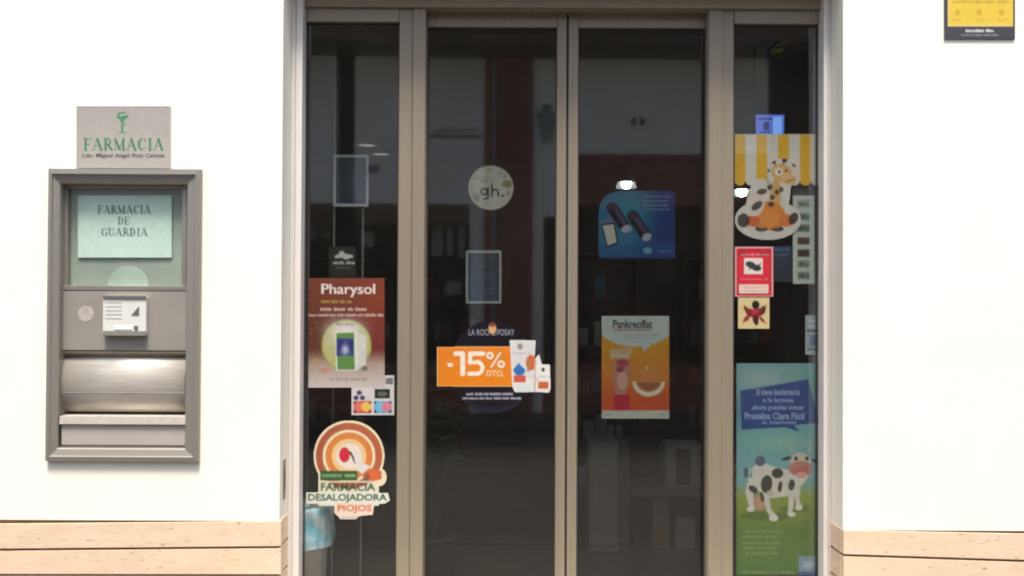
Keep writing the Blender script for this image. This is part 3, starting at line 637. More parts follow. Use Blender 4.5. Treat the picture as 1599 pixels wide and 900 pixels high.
# recess, rotary drum, lip, lower panel
MB().prof_x([(yhp + .0105, Z(547.5, yhp, 193)), (yhp + .004, Z(550, yhp, 193)), (yhp + .03, Z(555.5, yhp + .03, 193)), (yhp + .06, Z(553, yhp + .03, 193))], X(96, .03, 550), X(291.5, .03, 550)).build('soffit', mat('soffit_brass', (.42, .36, .27), .4, .4), ht)
zc1, zc0 = Z(553, .04, 193), Z(646, .04, 193); rd = (zc1 - zc0) / 2; zm = (zc1 + zc0) / 2
dr = MB(); n = 28; A = [(.088 + -rd * math.cos(R(a)) * .5, zm + rd * math.sin(R(a)) * .985) for a in [-90 + 180 * i / n for i in range(n + 1)]]
dr.prof_x(A, X(96.5, .04, 600), X(291, .04, 600)); o = dr.build('rotary_drum', M['drum'], ht, smooth=False)
for p in o.data.polygons: p.use_smooth = len(p.vertices) == 4
MB().tube((X(98.5, .04, 600), (.088 - rd * .5 * .962), zm - rd * .28), (X(289.5, .04, 600), (.088 - rd * .5 * .962), zm - rd * .28), .0012, 6).build('drum_seam', M['steel_v'], ht)
MB().prof_x([(.12, Z(648.5, .03, 193)), (-.004, Z(650, .0, 193)), (-.008, Z(662, .0, 193)), (.12, Z(662, .03, 193))], X(95.5, .01, 655), X(291.5, .01, 655)).build('lip', mat('lip_steel', (.50, .465, .41), .45, .3), ht)
hb_('lower_panel', 96, 663, 291, 695, .004, .03, mat('lower_panel_metal', (.46, .43, .385), .5, .3, .05, 6))
hb_('sill_strip', 96, 695.5, 291, 699, .008, .03, M['steel'])

# printed things at the hatch
s = Sheet(119.5, 165.5, 266, 262, (196, 191, 182)); G_ = (52, 140, 92); G2 = (92, 165, 122)
s.vgrad(165, 262, (190, 186, 178), (204, 199, 190)); s.rect(119.5, 165.5, 266, 167, (165, 155, 150)); s.rect(264.5, 165.5, 266, 262, (205, 200, 200)); s.rect(119.5, 165.5, 121, 262, (180, 175, 172))
s.ell(191, 181.5, 9, 5, G2); s.ell(192, 180, 6, 2.2, (196, 191, 182)); s.line(184, 177, 196, 174.8, 1.6, G_); s.line(187, 183, 199, 181, 1.9, G_); s.poly([(184, 184), (198, 184), (193, 189), (189, 189)], G2)
s.line(191, 188, 191, 205, 2.2, G_); s.line(187, 189, 196, 193.5, 1.6, G2); s.line(196, 194, 188, 199, 1.6, G2); s.line(185.5, 207, 197, 207, 2.2, G2)
s.serif('FARMACIA', 131, 216.5, 255, 234, G_)
s.text('Ldo. Miguel Angel Ruiz Cabeza', 129, 239.5, 257, 247.5, (75, 68, 70), True)
o = s.build('pharmacy_sign', -.0095, M['pr_out'], 'pale rectangular sign reading FARMACIA above the grey hatch', 'sign')
pb = MB(); x0_, x1_, z0_, z1_ = X(119.5, -.009, 213), X(266, -.009, 213), Z(262, -.009, 193), Z(165.5, -.009, 193)
pb.box(x0_, x1_, -.0085, -.0005, z0_ - .002, z1_, .001).build('backing_plate', mat('sign_acrylic', (.50, .48, .44), .4), o)
o.children[0].matrix_parent_inverse = Matrix.Translation(-o.location)

s = Sheet(121.5, 305, 268, 402, (226, 240, 232)); s.glow(200, 385, 70, 30, (232, 244, 238), .6)
K = (70, 96, 84)
s.serif('FARMACIA', 153, 321, 235, 333, K); s.serif('DE', 184, 339, 202, 350, K); s.serif('GUARDIA', 158, 356.5, 230, 368, K)
s.build('paper_notice', .059, M['pr_leaf'], 'white paper notice reading FARMACIA DE GUARDIA behind the hatch glass', 'notice')

# ------------------------------------------------------------------ prints on the left side pane
YO, YI = YG - .0012, YG + .0075
s = Sheet(513.5, 385, 555.5, 433, (38, 34, 30)); WHT = (205, 205, 200)
s.poly([(522, 400), (536, 392), (538, 396), (550, 398), (552, 401), (540, 405), (534, 402), (524, 403)], WHT); s.poly([(528, 393), (536, 391), (534, 397)], WHT, .7); s.words(520, 553, 412.5, 5.4, WHT, .95, seed=12); s.words(524, 548, 419, 2.6, (140, 140, 135), .7)
s.build('sticker', YI, M['pr_in'], 'small black sticker with a white arrow logo above the brown poster', 'sticker')

s = Sheet(481.5, 434, 600.5, 605, (110, 52, 40))
s.vgrad(434, 605, (118, 60, 44), (104, 44, 36)); s.glow(590, 470, 40, 60, (140, 62, 34), .7); s.glow(590, 530, 40, 40, (120, 42, 42), .7); s.glow(490, 520, 30, 60, (80, 55, 35), .6)
s.vgrad(548, 605, (150, 120, 100), (205, 196, 190), m=np.clip((s.Y - 545) / 22, 0, 1))
for i in range(60): s.ell(random.uniform(483, 598), random.uniform(480, 560), random.uniform(.8, 3), random.uniform(.8, 3), random.choice(((150, 90, 50), (90, 40, 25), (170, 110, 60), (120, 40, 45))), .5)
s.text('Pharysol', 502, 443, 585, 464, (236, 222, 214), False); s.text('Pharysol', 502.8, 443, 585.8, 464, (236, 222, 214), False); s.words(502, 549, 473, 5, (178, 150, 60), .9, seed=5)
s.words(500, 580, 485, 5.5, (214, 190, 180), .85, seed=8); s.words(481, 598, 494, 4.6, (214, 190, 180), .8, seed=9)
s.ell(541, 539, 39, 40, (158, 160, 72)); s.ell(541, 539, 36.5, 38, (178, 180, 120)); s.glow(520, 530, 16, 26, (206, 202, 170), .5); s.glow(541, 516, 26, 16, (226, 222, 226), .95); s.words(525, 552, 508, 4.6, (120, 118, 130), .7)
s.poly([(560, 520), (573, 524), (571, 572), (558, 576)], (206, 206, 196)); s.poly([(523, 518), (559, 517), (559, 578), (525, 579)], (214, 220, 205)); s.poly([(525, 520), (553, 519), (554, 577), (527, 577)], (96, 140, 74)); s.rect(525, 528, 552, 556, (60, 70, 130)); s.ell(533, 540, 5, 9, (42, 44, 110)); s.ell(547, 540, 5, 9, (42, 44, 110)); s.glow(539, 546, 6, 8, (190, 205, 225), .9)
s.ell(509, 578, 10, 4, (190, 130, 120), .7); s.ell(569, 575, 5, 4, (90, 96, 66), .8); s.words(515, 572, 594, 4.2, (120, 115, 112), .7)
for i in range(7): s.ell(random.uniform(484, 500), random.uniform(560, 580), 3, 2.2, (180, 150, 80), .6)
s.build('poster', YO - .0004, M['pr_out'], 'brown poster headed Pharysol with a green carton in a round vignette', 'poster')

s = Sheet(549, 586, 615.5, 648, (212, 208, 205), filled=False)
s.rect(549, 604, 615.5, 648, (214, 210, 208), ext=True); s.rect(600.5, 586, 615.5, 605, (214, 210, 208), ext=True)
s.rect(602.5, 590, 613.5, 600, (120, 118, 116)); s.rect(585, 607, 609, 622, (40, 36, 34)); s.ell(597, 615, 8, 4, (90, 110, 84))
for a, b in ((556, 621), (566, 621), (561, 613)): s.ell(a, b, 4.2, 3.8, (70, 66, 110))
s.rect(552, 626, 580, 645, (205, 80, 70)); s.ell(560, 635, 8, 7.5, (222, 120, 110)); s.ell(572, 635, 8, 7.5, (236, 196, 90)); s.rect(584, 626, 612, 645, (90, 170, 210)); s.ell(593, 635, 8, 7.5, (120, 190, 225)); s.ell(604, 635, 8, 7.5, (222, 130, 150))
for xx in (554, 577, 586, 609): s.rect(xx - 1.5, 640, xx + 1.5, 645, (60, 40, 60)); s.rect(xx - 1.5, 626, xx + 1.5, 630, (90, 50, 60))
s.build('sticker', YO, M['pr_out'], 'white sticker of coloured payment card symbols under the brown poster corner', 'sticker')

CR = (246, 232, 196); s = Sheet(474, 655, 610, 812, CR, filled=False)
s.ell(545, 712, 55.5, 56, CR, ext=True); s.poly([(497, 735), (592, 731), (592, 790), (497, 790)], (232, 228, 205), ext=True); s.ell(592, 745, 12, 14, CR, ext=True)
s.poly([(478, 768), (606, 769), (609, 781), (600, 787), (478, 787)], (232, 236, 222), ext=True); s.poly([(522, 785), (585, 785), (582, 804), (560, 806), (556, 811), (532, 811), (522, 800)], (240, 226, 208), ext=True)
s.ring(545, 712, 41, 52, (186, 104, 72)); s.ring(545, 712, 44, 51, (150, 84, 70), .4, cond=(s.X < 530)); s.ring(545, 712, 27, 37, (224, 140, 72)); s.ring(545, 712, 20, 27, (244, 208, 150)); s.ell(545, 712, 19, 19.5, (240, 228, 216))
s.ell(538, 710, 8.5, 12, (214, 50, 70)); s.line(547, 706, 552, 716, 3, (60, 50, 44)); s.line(551, 716, 561, 734, 2.4, (96, 84, 70)); s.poly([(552, 700), (560, 706), (566, 722), (578, 728), (566, 740), (556, 732)], (232, 226, 222))
s.poly([(566, 740), (580, 730), (596, 736), (596, 748), (578, 752)], (206, 116, 70)); s.ell(584, 742, 11, 8.5, (226, 112, 66)); s.ell(572, 745, 6, 6, (120, 90, 70), .7)
s.rect(500, 735, 558, 750, (62, 96, 60)); s.rect(503, 740, 555, 745, (132, 172, 120)); s.rect(534, 738, 538, 748, (62, 96, 60)); s.words(505, 532, 744.5, 4, (60, 96, 60), .5)
s.rect(499, 751, 590, 753.5, (226, 214, 186)); s.text('FARMACIA', 501, 754, 586, 766.5, (42, 92, 66), True); s.text('DESALOJADORA', 481, 771, 604, 785, (44, 92, 70), True)
s.text('PIOJOS', 527, 788, 580, 801.5, (224, 112, 62), True); s.words(534, 558, 808.5, 2.2, (90, 80, 70), .7)
s.build('sticker', YO, M['pr_out'], 'round orange ringed sticker reading FARMACIA DESALOJADORA PIOJOS', 'sticker')

# ------------------------------------------------------------------ prints on the left leaf (behind its tinted glass)
YLI = YLG + .0085
s = Sheet(730.5, 257.5, 802.5, 328.5, (200, 196, 186), filled=False); s.ell(766.5, 293, 35.5, 35, (196, 190, 180), ext=True); s.ell(766.5, 293, 33, 32.5, (206, 202, 192))
for i in range(26):
    a = random.uniform(0, 6.28); s.ell(766 + 29 * math.cos(a), 293 + 28 * math.sin(a), random.uniform(1.5, 5), random.uniform(1, 3), random.choice(((150, 160, 120), (190, 150, 150), (170, 175, 140), (160, 150, 150))), .6, rot=random.uniform(0, 180))
s.ell(792, 287, 8, 6, (120, 140, 84), .8); s.ell(744, 308, 5, 6, (150, 110, 120), .6); s.words(750, 772, 284, 3.5, (110, 112, 108), .7); s.words(750, 780, 278, 2.8, (140, 138, 140), .5)
s.ring(756, 299, 3.4, 6, (34, 36, 32)); s.line(762, 293, 762, 309, 2.6, (34, 36, 32)); s.line(755, 311, 762, 309, 2.4, (34, 36, 32)); s.line(768, 288, 768, 306, 2.8, (34, 36, 32)); s.ring(773, 300, 3, 5.8, (34, 36, 32), cond=(s.Y < 300)); s.line(778, 300, 778, 306, 2.6, (34, 36, 32)); s.ell(785, 305.5, 2.3, 2, (34, 36, 32))
s.build('sticker', YLI, M['pr_leaf'], 'round cream sticker with floral edge and letters gh high on left door leaf', 'sticker')

s = Sheet(727.5, 391, 783, 473.5, (180, 188, 188)); s.rect(731, 395, 779.5, 470, (40, 62, 84)); s.vgrad(395, 470, (38, 60, 72), (52, 72, 100), m=((s.X > 731) & (s.X < 779.5) & (s.Y > 395) & (s.Y < 470)).astype(float), a=.8)
for k, yy in enumerate((403, 409, 416, 428, 434, 440, 452, 458)): s.words(735, 776 - 9 * (k % 3), yy, 2.6, (100, 124, 140), .55, seed=k)
s.build('framed_notice', YLI, M['pr_leaf'], 'dark blue notice with pale border in the middle of the left door leaf', 'notice')

s = Sheet(680, 496, 862, 648, (44, 36, 62), filled=False); s.ell(769, 573, 66, 73, (9, 7, 18), ext=True); s.vgrad(560, 646, (9, 7, 16), (15, 12, 26)); s.ring(769, 573, 64, 73.5, (40, 38, 54), .55, 1, cond=(s.Y > 622))
s.text('LA ROCHE-POSAY', 732, 514, 803, 523.5, (170, 168, 186), False); s.ell(769, 513, 6, 8, (220, 170, 120)); s.rect(765, 503, 773, 510, (130, 50, 50), .9)
s.rect(682, 541, 800, 603.5, (232, 132, 30), ext=True); s.rect(682, 541, 684, 603.5, (246, 196, 130)); s.rect(682, 541, 800, 542.5, (246, 178, 100)); s.rect(682, 602, 800, 603.5, (246, 178, 100))
s.vgrad(543, 602, (236, 138, 40), (240, 140, 24), m=((s.X > 684) & (s.X < 800) & (s.Y > 543) & (s.Y < 602)).astype(float), a=.7)
W2 = (255, 240, 220); s.rect(699, 567, 707, 572, W2); s.line(722.5, 552, 722.5, 583.5, 7.4, W2); s.line(711, 552, 722, 552, 6.6, W2); s.line(734, 552, 754.5, 552, 6.6, W2); s.line(734.5, 552, 733.5, 566, 6.4, W2); s.line(734, 566, 744, 565.5, 5.6, W2); s.ring(744, 574.3, 6.2, 12.4, W2, cond=(s.X > 743)); s.line(732.5, 583.4, 744, 583.4, 6, W2); s.ring(765, 555, 2.6, 5.8, W2); s.ring(782.5, 568.5, 2.6, 5.8, W2); s.line(781, 551, 767, 573, 2.8, W2); s.text('DTO.', 760, 578, 787, 588, (250, 210, 160), True)
WP = (238, 236, 232)
s.poly([(796, 531), (837, 531), (835, 560), (842, 552), (844, 560), (846, 568), (859, 569), (860, 606), (858, 613), (804, 612), (800, 604)], WP, ext=True)
s.poly([(797, 533), (836, 533), (833, 590), (803, 590)], (226, 224, 222)); s.ell(812, 541, 4, 5, (90, 90, 90), .7); s.words(802, 830, 553, 3, (160, 150, 140), .6); s.poly([(810, 566), (820, 578), (800, 578)], (70, 140, 200)); s.ell(811, 579, 9, 7, (52, 120, 190)); s.rect(802, 586, 821, 597, (214, 96, 74)); s.ell(829, 566, 8, 12, (216, 108, 58)); s.rect(822, 560, 828, 580, (170, 130, 96), .7)
s.rect(806, 600, 834, 611, (222, 232, 226)); s.rect(836, 571, 858, 611, (240, 238, 232)); s.rect(834.3, 560, 836, 612, (200, 170, 150)); s.ell(848, 577, 2.6, 3.4, (70, 70, 76)); s.words(841, 855, 589, 2.6, (130, 140, 160), .7); s.rect(840, 596, 856, 607, (206, 110, 54)); s.rect(837, 589, 841, 597, (230, 190, 140), .6)
s.words(728, 802, 617, 4.2, (180, 178, 200), .95, seed=2); s.words(714, 814, 623.5, 3.8, (186, 184, 204), .95, seed=3)
s.build('discount_sticker', YLG - .0025, M['pr_out'], 'orange minus 15 percent banner on a dark purple disc with sun cream packs', 'sticker')

# ------------------------------------------------------------------ prints on the right leaf
s = Sheet(934, 297, 1055, 404, (40, 92, 140), filled=False)
s.poly([(934.5, 404), (934.5, 330), (937, 318), (944, 307), (955, 300), (972, 297), (1054.5, 297), (1054.5, 404)], (50, 120, 160), ext=True)
s.put(np.clip((s.X - 985) / 45, 0, 1), (28, 56, 128), .95); s.vgrad(380, 404, (40, 90, 150), (26, 70, 140), a=.6); s.glow(985, 330, 30, 30, (50, 150, 175), .7)
s.poly([(934, 345), (955, 338), (966, 348), (940, 354)], (110, 120, 150), .8); s.poly([(938, 350), (960, 347), (966, 380), (948, 386)], (22, 24, 34)); s.poly([(941, 352), (958, 350), (963, 378), (949, 383)], (206, 206, 200))
for cx, cy in ((966, 339), (998, 352)):
    s.line(cx - 10, cy - 15, cx + 9, cy + 14, 18, (34, 30, 46)); s.line(cx - 8, cy - 17, cx + 9, cy + 9, 7, (84, 70, 104)); s.line(cx - 12, cy - 10, cx + 4, cy + 15, 2.4, (20, 20, 30)); s.ell(cx + 12, cy + 18, 7.5, 5.5, (184, 184, 206), rot=-30); s.ell(cx - 10, cy - 16, 8, 6, (60, 50, 76), rot=-30)
s.ell(978, 358, 9, 5, (190, 180, 205), .7)
for k, yy in enumerate((308, 315, 322, 328)): s.words(1005, 1046, yy, 3.2, (150, 180, 215), .6, seed=k + 40)
s.ell(1011, 391, 7, 5, (120, 180, 215), .9); s.words(1028, 1048, 394, 4, (120, 160, 210), .6, seed=4); s.rect(934, 401, 1055, 404, (24, 50, 100))
s.build('poster', YLI, M['pr_leaf'], 'blue poster with a rounded corner and dark bottles high on right door leaf', 'poster')

s = Sheet(939.5, 493, 1045, 653.5, (236, 162, 44)); s.vgrad(520, 642, (224, 168, 52), (226, 110, 44)); s.put(np.clip((s.Y - 590) / 30, 0, 1), (222, 92, 50), .85)
s.poly([(939, 493), (1045, 493), (1045, 524), (1034, 531), (1018, 538), (1005, 549), (1003, 541), (980, 541), (960, 536), (948, 529), (939, 522)], (206, 214, 214))
s.text('Pankreoflat', 957, 499, 1019, 512.5, (60, 66, 78), True); s.rect(959, 514, 1018, 516, (184, 110, 66)); s.words(975, 1028, 524, 3.2, (170, 120, 150), .6, seed=9); s.words(980, 1024, 529, 3, (150, 130, 160), .5, seed=19)
s.poly([(952, 545), (988, 544), (983, 560), (952, 560)], (216, 196, 160), .8); s.words(953, 984, 557, 3.4, (230, 226, 216), .7)
s.poly([(958, 566), (966, 560), (980, 561), (985, 572), (981, 600), (977, 617), (962, 617), (956, 590)], (206, 140, 124)); s.ell(972, 567, 10, 7, (180, 90, 90)); s.ell(968, 577, 6, 4, (150, 62, 96)); s.ell(972, 595, 8, 14, (226, 178, 164)); s.poly([(960, 616), (982, 616), (984, 641), (957, 641)], (206, 44, 70))
s.ell(1012, 596, 24, 22, (214, 150, 92), .55); m_ = (s.Y > 596) & (((s.X - 1013) / 25) ** 2 + ((s.Y - 596) / 23) ** 2 <= 1) & (((s.X - 1013) / 20) ** 2 + ((s.Y - 595) / 17) ** 2 >= 1); s.put(m_.astype(float), (246, 236, 214)); m_ = (s.Y > 597) & (((s.X - 1013) / 17) ** 2 + ((s.Y - 597) / 13) ** 2 <= 1); s.put(m_.astype(float), (150, 100, 60), .8); s.ell(1010, 574, 3, 3, (244, 196, 110)); s.line(1003, 577, 1006, 582, 1.4, (240, 190, 120))
s.rect(939, 641, 1045, 653.5, (214, 216, 208)); s.words(944, 954, 648, 3, (150, 150, 150), .6); s.words(1020, 1040, 648, 3, (140, 150, 160), .6)
s.build('poster', YLI, M['pr_leaf'], 'orange poster with a white speech bubble and smile on right door leaf', 'poster')

# ------------------------------------------------------------------ prints on the right side pane
Wg = (222, 214, 202); s = Sheet(1147.5, 209, 1282.5, 291, Wg, filled=False)
for k in range(8):
    xa_ = 1147 + k * 17; xb_ = xa_ + 17; s.rect(xa_, 209, xb_, 281, (232, 182, 46) if k % 2 == 0 else (226, 218, 208), ext=True); s.ell(xa_ + 8.5, 281, 8.5, 9, (232, 182, 46) if k % 2 == 0 else (226, 218, 208), ext=True)
s.vgrad(209, 212, (200, 190, 170), (200, 190, 170), a=.4)
s.build('awning_sticker', YI + .0025, M['pr_in'], 'yellow and white striped awning shaped sticker at top of right pane', 'sticker')
OR2 = (226, 150, 66); CRM = (222, 214, 206); BR = (60, 42, 46); s = Sheet(1147, 242, 1252, 376, CRM, filled=False)
for a in ((1199, 343, 52, 32, 0), (1184, 316, 19, 38, 10), (1217, 305, 17, 42, 8), (1222, 271, 24, 24, 0)): s.ell(a[0], a[1], a[2], a[3], CRM, ext=True, rot=a[4])
s.rect(1147, 242, 1149, 244, CRM)
s.ell(1166, 309, 8, 16, (210, 180, 160), rot=-20); s.ell(1210, 312, 9, 34, (216, 170, 110), rot=4); s.ell(1221, 270, 17, 14, (226, 180, 116), rot=28); s.ell(1232, 280, 12, 9, (232, 192, 130), rot=20); s.ell(1216, 268, 7, 6, (240, 224, 206)); s.ell(1217, 268, 2, 2.4, (40, 30, 30)); s.ell(1228, 266, 1.8, 2.2, (40, 30, 30))
s.line(1211, 258, 1208, 252, 2.6, (170, 120, 80)); s.ell(1208, 252, 3.6, 4, BR); s.line(1223, 256, 1225, 250, 2.6, (170, 120, 80)); s.ell(1225, 250, 3.8, 4, BR); s.ell(1197, 265, 6, 3.6, (110, 90, 60), rot=20); s.ell(1242, 257, 5.5, 3.4, (120, 96, 60), rot=-25); s.line(1226, 284, 1240, 280, 1.6, (130, 70, 60))
s.ell(1199, 336, 27, 22, (226, 138, 64)); s.ell(1200, 345, 24, 15, (232, 150, 74)); s.ell(1176, 345, 11, 9, (220, 110, 60)); s.ell(1228, 344, 12, 10, (226, 130, 66)); s.ell(1180, 318, 14, 20, (226, 212, 202), rot=15)
for a in ((1190, 299, 8, 4.5, -10), (1182, 321, 10, 5.5, -38), (1202, 292, 4, 5, 20), (1213, 300, 3.4, 4.5, 0), (1206, 308, 4, 4, 30), (1204, 319, 5, 4, 0), (1220, 296, 3.6, 4.4, 0), (1161, 344, 9.5, 11, 0), (1239, 341, 7, 10, 28), (1189, 357, 10, 4.6, 0), (1214, 357, 10, 4.6, 0)): s.ell(a[0], a[1], a[2], a[3], BR, .92, rot=a[4])
s.ell(1191, 353, 8, 4, (232, 150, 74), .6); s.ell(1210, 353, 8, 4, (232, 150, 74), .6)
s.build('giraffe_sticker', YI, M['pr_in'], 'cut out sticker of a seated cartoon giraffe below the yellow stripes', 'sticker')

s = Sheet(1238, 305, 1272, 443, (176, 188, 178)); s.al = lambda u, v: .0 * u
s.rect(1239, 306, 1271, 442, (188, 198, 188))
for k, (yy, c_) in enumerate(((312, (150, 164, 152)), (332, (130, 150, 140)), (350, (120, 130, 120)), (370, (110, 76, 70)), (389, (90, 66, 62)), (406, (140, 152, 140)), (424, (130, 140, 130)))):
    s.rect(1245, yy, 1265, yy + 12, c_); s.ell(1252, yy + 6, 5, 3.6, tuple(int(v * .6) for v in c_), .8); s.ell(1260, yy + 7, 4, 3, tuple(int(v * .75) for v in c_), .8)
s.build('picture_strip', YI + .004, M['pr_in'], 'tall pale strip of small pictures hanging right of the giraffe', 'notice')
pn = MB().pbox(1237, 279, 1281, 392, YI + .012, YI + .02, .002).build('display_card', mat('dark_card', (.035, .05, .055), .5, 0, .3, 14)); tag(pn, 'dark blue grey card standing behind the strip of small pictures', 'display card')

s = Sheet(1147.5, 385, 1207.5, 463, (226, 150, 154)); s.rect(1150.5, 388, 1204.5, 461, (176, 28, 44)); s.rect(1153, 392, 1202, 458, (214, 44, 62)); s.rect(1154, 394, 1168, 399.5, (150, 30, 40)); s.rect(1186, 394, 1201, 399.5, (150, 30, 40)); s.words(1157, 1199, 399, 3.4, (240, 170, 170), .7, seed=14)
s.rect(1162, 403, 1191, 428, (232, 218, 212)); s.ell(1172, 413, 8, 5, (44, 66, 56), rot=15); s.ell(1181, 418, 8, 5, (40, 54, 50), rot=10); s.line(1170, 420, 1188, 412, 2, (60, 70, 66)); s.words(1157, 1198, 437, 3, (236, 140, 140), .6); s.rect(1154, 444, 1200, 458, (232, 204, 190)); s.words(1161, 1193, 450, 2.6, (200, 140, 140), .6); s.words(1159, 1196, 455, 2.2, (170, 170, 150), .6)
s.build('sticker', YO, M['pr_out'], 'red rectangular sticker with a small picture on right pane', 'sticker')
s = Sheet(1152.5, 464.5, 1201.5, 513, (214, 196, 144))
for a in ((1180, 476, 6, 7, 0, (40, 26, 24)), (1172, 488, 9, 6, 30, (130, 34, 38)), (1187, 487, 9, 6, -30, (120, 30, 36)), (1180, 496, 5, 10, 0, (90, 24, 28)), (1166, 497, 7, 3.5, -45, (140, 50, 40)), (1190, 499, 6, 2.6, 50, (150, 60, 50)), (1165, 482, 5, 3, 50, (110, 40, 36)), (1192, 482, 5, 4, -60, (60, 26, 30)), (1179, 487, 6, 5, 0, (170, 44, 60)), (1181, 503, 3.4, 5, 0, (50, 24, 26))): s.ell(a[0], a[1], a[2], a[3], a[5], rot=a[4])
for a in ((1160, 504, 1170, 494), (1196, 505, 1186, 497), (1162, 477, 1170, 484), (1197, 476, 1189, 484)): s.line(*a, 1.6, (150, 80, 50))
s.build('sticker', YO, M['pr_out'], 'cream square sticker with a dark red flower below the red sticker', 'sticker')
s = Sheet(1257.5, 492, 1284, 553.5, (168, 180, 190)); s.rect(1262, 499, 1284, 511, (190, 198, 205)); s.words(1264, 1283, 507, 4, (80, 100, 150), .8); s.rect(1260, 514, 1284, 518, (70, 80, 110)); s.rect(1263, 522, 1284, 542, (110, 140, 160)); s.ell(1274, 532, 8, 7, (80, 110, 140)); s.rect(1261, 544, 1284, 547, (60, 76, 96))
s.build('sticker', YI, M['pr_in'], 'pale bluish two part label at the right edge of the right pane', 'sticker')
s = Sheet(1208, 384, 1236, 440, (46, 56, 76)); s.vgrad(384, 440, (52, 64, 92), (50, 52, 62)); s.words(1210, 1233, 391, 4, (110, 130, 170), .8, seed=3); s.words(1210, 1230, 399, 3.4, (100, 120, 160), .7, seed=5)
s.build('notice', YI + .006, M['pr_in'], 'small dim navy notice just right of the red sticker', 'notice')

s = Sheet(1150, 567, 1283, 898, (110, 170, 180))
s.vgrad(567, 760, (120, 168, 170), (120, 170, 178)); s.glow(1190, 590, 40, 18, (170, 186, 180), .6); s.glow(1262, 600, 30, 20, (100, 160, 130), .5); s.glow(1210, 690, 60, 16, (160, 196, 170), .6); s.glow(1180, 680, 30, 50, (120, 176, 176), .5)
s.put(1 / (1 + np.exp(-(s.Y - 762) / 5)), (146, 158, 52)); s.put(np.clip((s.Y - 770) / 60, 0, 1), (90, 126, 50), .9); s.put(np.clip((s.Y - 850) / 40, 0, 1), (70, 120, 44), .7)
for i in range(500): 
    gx, gy = random.uniform(1150, 1283), random.uniform(768, 898); s.line(gx, gy, gx + random.uniform(-2, 2), gy - random.uniform(2, 5), 1.1, random.choice(((60, 104, 34), (120, 156, 60), (96, 132, 50), (80, 120, 44))), .45)
s.poly([(1156, 610), (1204, 602), (1262, 592), (1280, 660), (1240, 664), (1248, 674), (1226, 667), (1158, 671)], (50, 78, 140)); s.glow(1160, 640, 20, 25, (40, 84, 140), .4)
TX = (168, 180, 216)
s.text('Si tiene intolerancia', 1181, 607, 1249, 617, TX, True, .8); s.text('a la lactosa', 1191, 621, 1239, 628, TX, True, .8); s.text('ahora puedes tomar', 1174, 632, 1256, 642, TX, True, .8); s.text('Proteína Clara Fácil', 1163, 644, 1256, 655, TX, True, .85); s.words(1190, 1242, 662, 5, TX, .7, seed=6)
# cow
CW = (214, 208, 200); BK = (52, 46, 36); PK = (186, 124, 112)
s.ell(1196, 806, 40, 7, (60, 84, 36), .5); s.ell(1240, 795, 24, 5, (60, 84, 36), .5)
s.poly([(1169, 745), (1164, 770), (1170, 792), (1178, 794), (1176, 770), (1184, 750)], CW); s.ell(1172, 795, 6, 4, (222, 220, 208)); s.ell(1186, 785, 10, 12, (196, 150, 120))
s.poly([(1175, 730), (1185, 720), (1205, 728), (1230, 734), (1246, 740), (1248, 765), (1236, 774), (1205, 778), (1190, 770), (1174, 760)], CW); s.poly([(1188, 765), (1200, 768), (1204, 795), (1214, 806), (1206, 812), (1198, 800)], CW); s.ell(1208, 809, 7, 5, (226, 224, 214))
s.poly([(1232, 768), (1242, 766), (1238, 795), (1234, 805), (1230, 800)], CW); s.ell(1236, 803, 6, 4, (222, 222, 210)); s.poly([(1240, 765), (1250, 760), (1248, 780), (1252, 792), (1244, 795)], CW); s.ell(1247, 793, 6, 4, (222, 222, 210))
s.line(1174, 732, 1166, 742, 2.2, CW); s.ell(1165, 738, 3.4, 8, (66, 80, 110)); s.ell(1187, 720, 8, 8, (84, 96, 120)); s.ell(1197, 756, 9, 14, BK, rot=6); s.ell(1214, 739, 9, 8, BK); s.ell(1218, 760, 3.4, 9, BK, rot=8); s.ell(1236, 757, 5, 9, BK, rot=10); s.ell(1176, 764, 8, 5, BK, rot=35); s.ell(1190, 776, 3, 8, BK, rot=-12); s.ell(1202, 770, 6, 5, (190, 170, 160), .6)
s.poly([(1230, 742), (1238, 722), (1262, 722), (1262, 745), (1250, 760)], CW); s.ell(1250, 722, 16, 15, (204, 192, 176)); s.ell(1250, 732, 19, 12, PK); s.ell(1250, 734, 13, 5, (186, 90, 90), .7); s.ell(1252, 742, 9, 5, (222, 160, 140)); s.ell(1228, 716, 8, 2.8, (60, 50, 50), rot=-12); s.ell(1274, 720, 8, 2.8, (60, 50, 50), rot=20); s.ell(1243, 716, 3, 3.6, (70, 60, 50)); s.ell(1260, 716, 3, 3.6, (70, 60, 50)); s.line(1237, 706, 1234, 697, 2.4, (200, 180, 150)); s.line(1262, 705, 1266, 697, 2.4, (200, 180, 150))
for k, yy in enumerate((832, 840, 850, 858, 866)): s.words(1160, 1222 - 6 * (k % 2), yy, 4.6, (150, 170, 100), .6, seed=k + 70)
s.words(1160, 1240, 895, 4, (160, 180, 120), .5); s.rect(1247, 868, 1276, 898, (130, 160, 178)); s.rect(1247, 892, 1276, 898, (50, 90, 150)); s.ell(1262, 882, 9, 6, (170, 190, 200))
s.build('poster', YI + .003, M['pr_in'], 'tall poster of a black and white cow on grass under a blue bubble', 'poster')

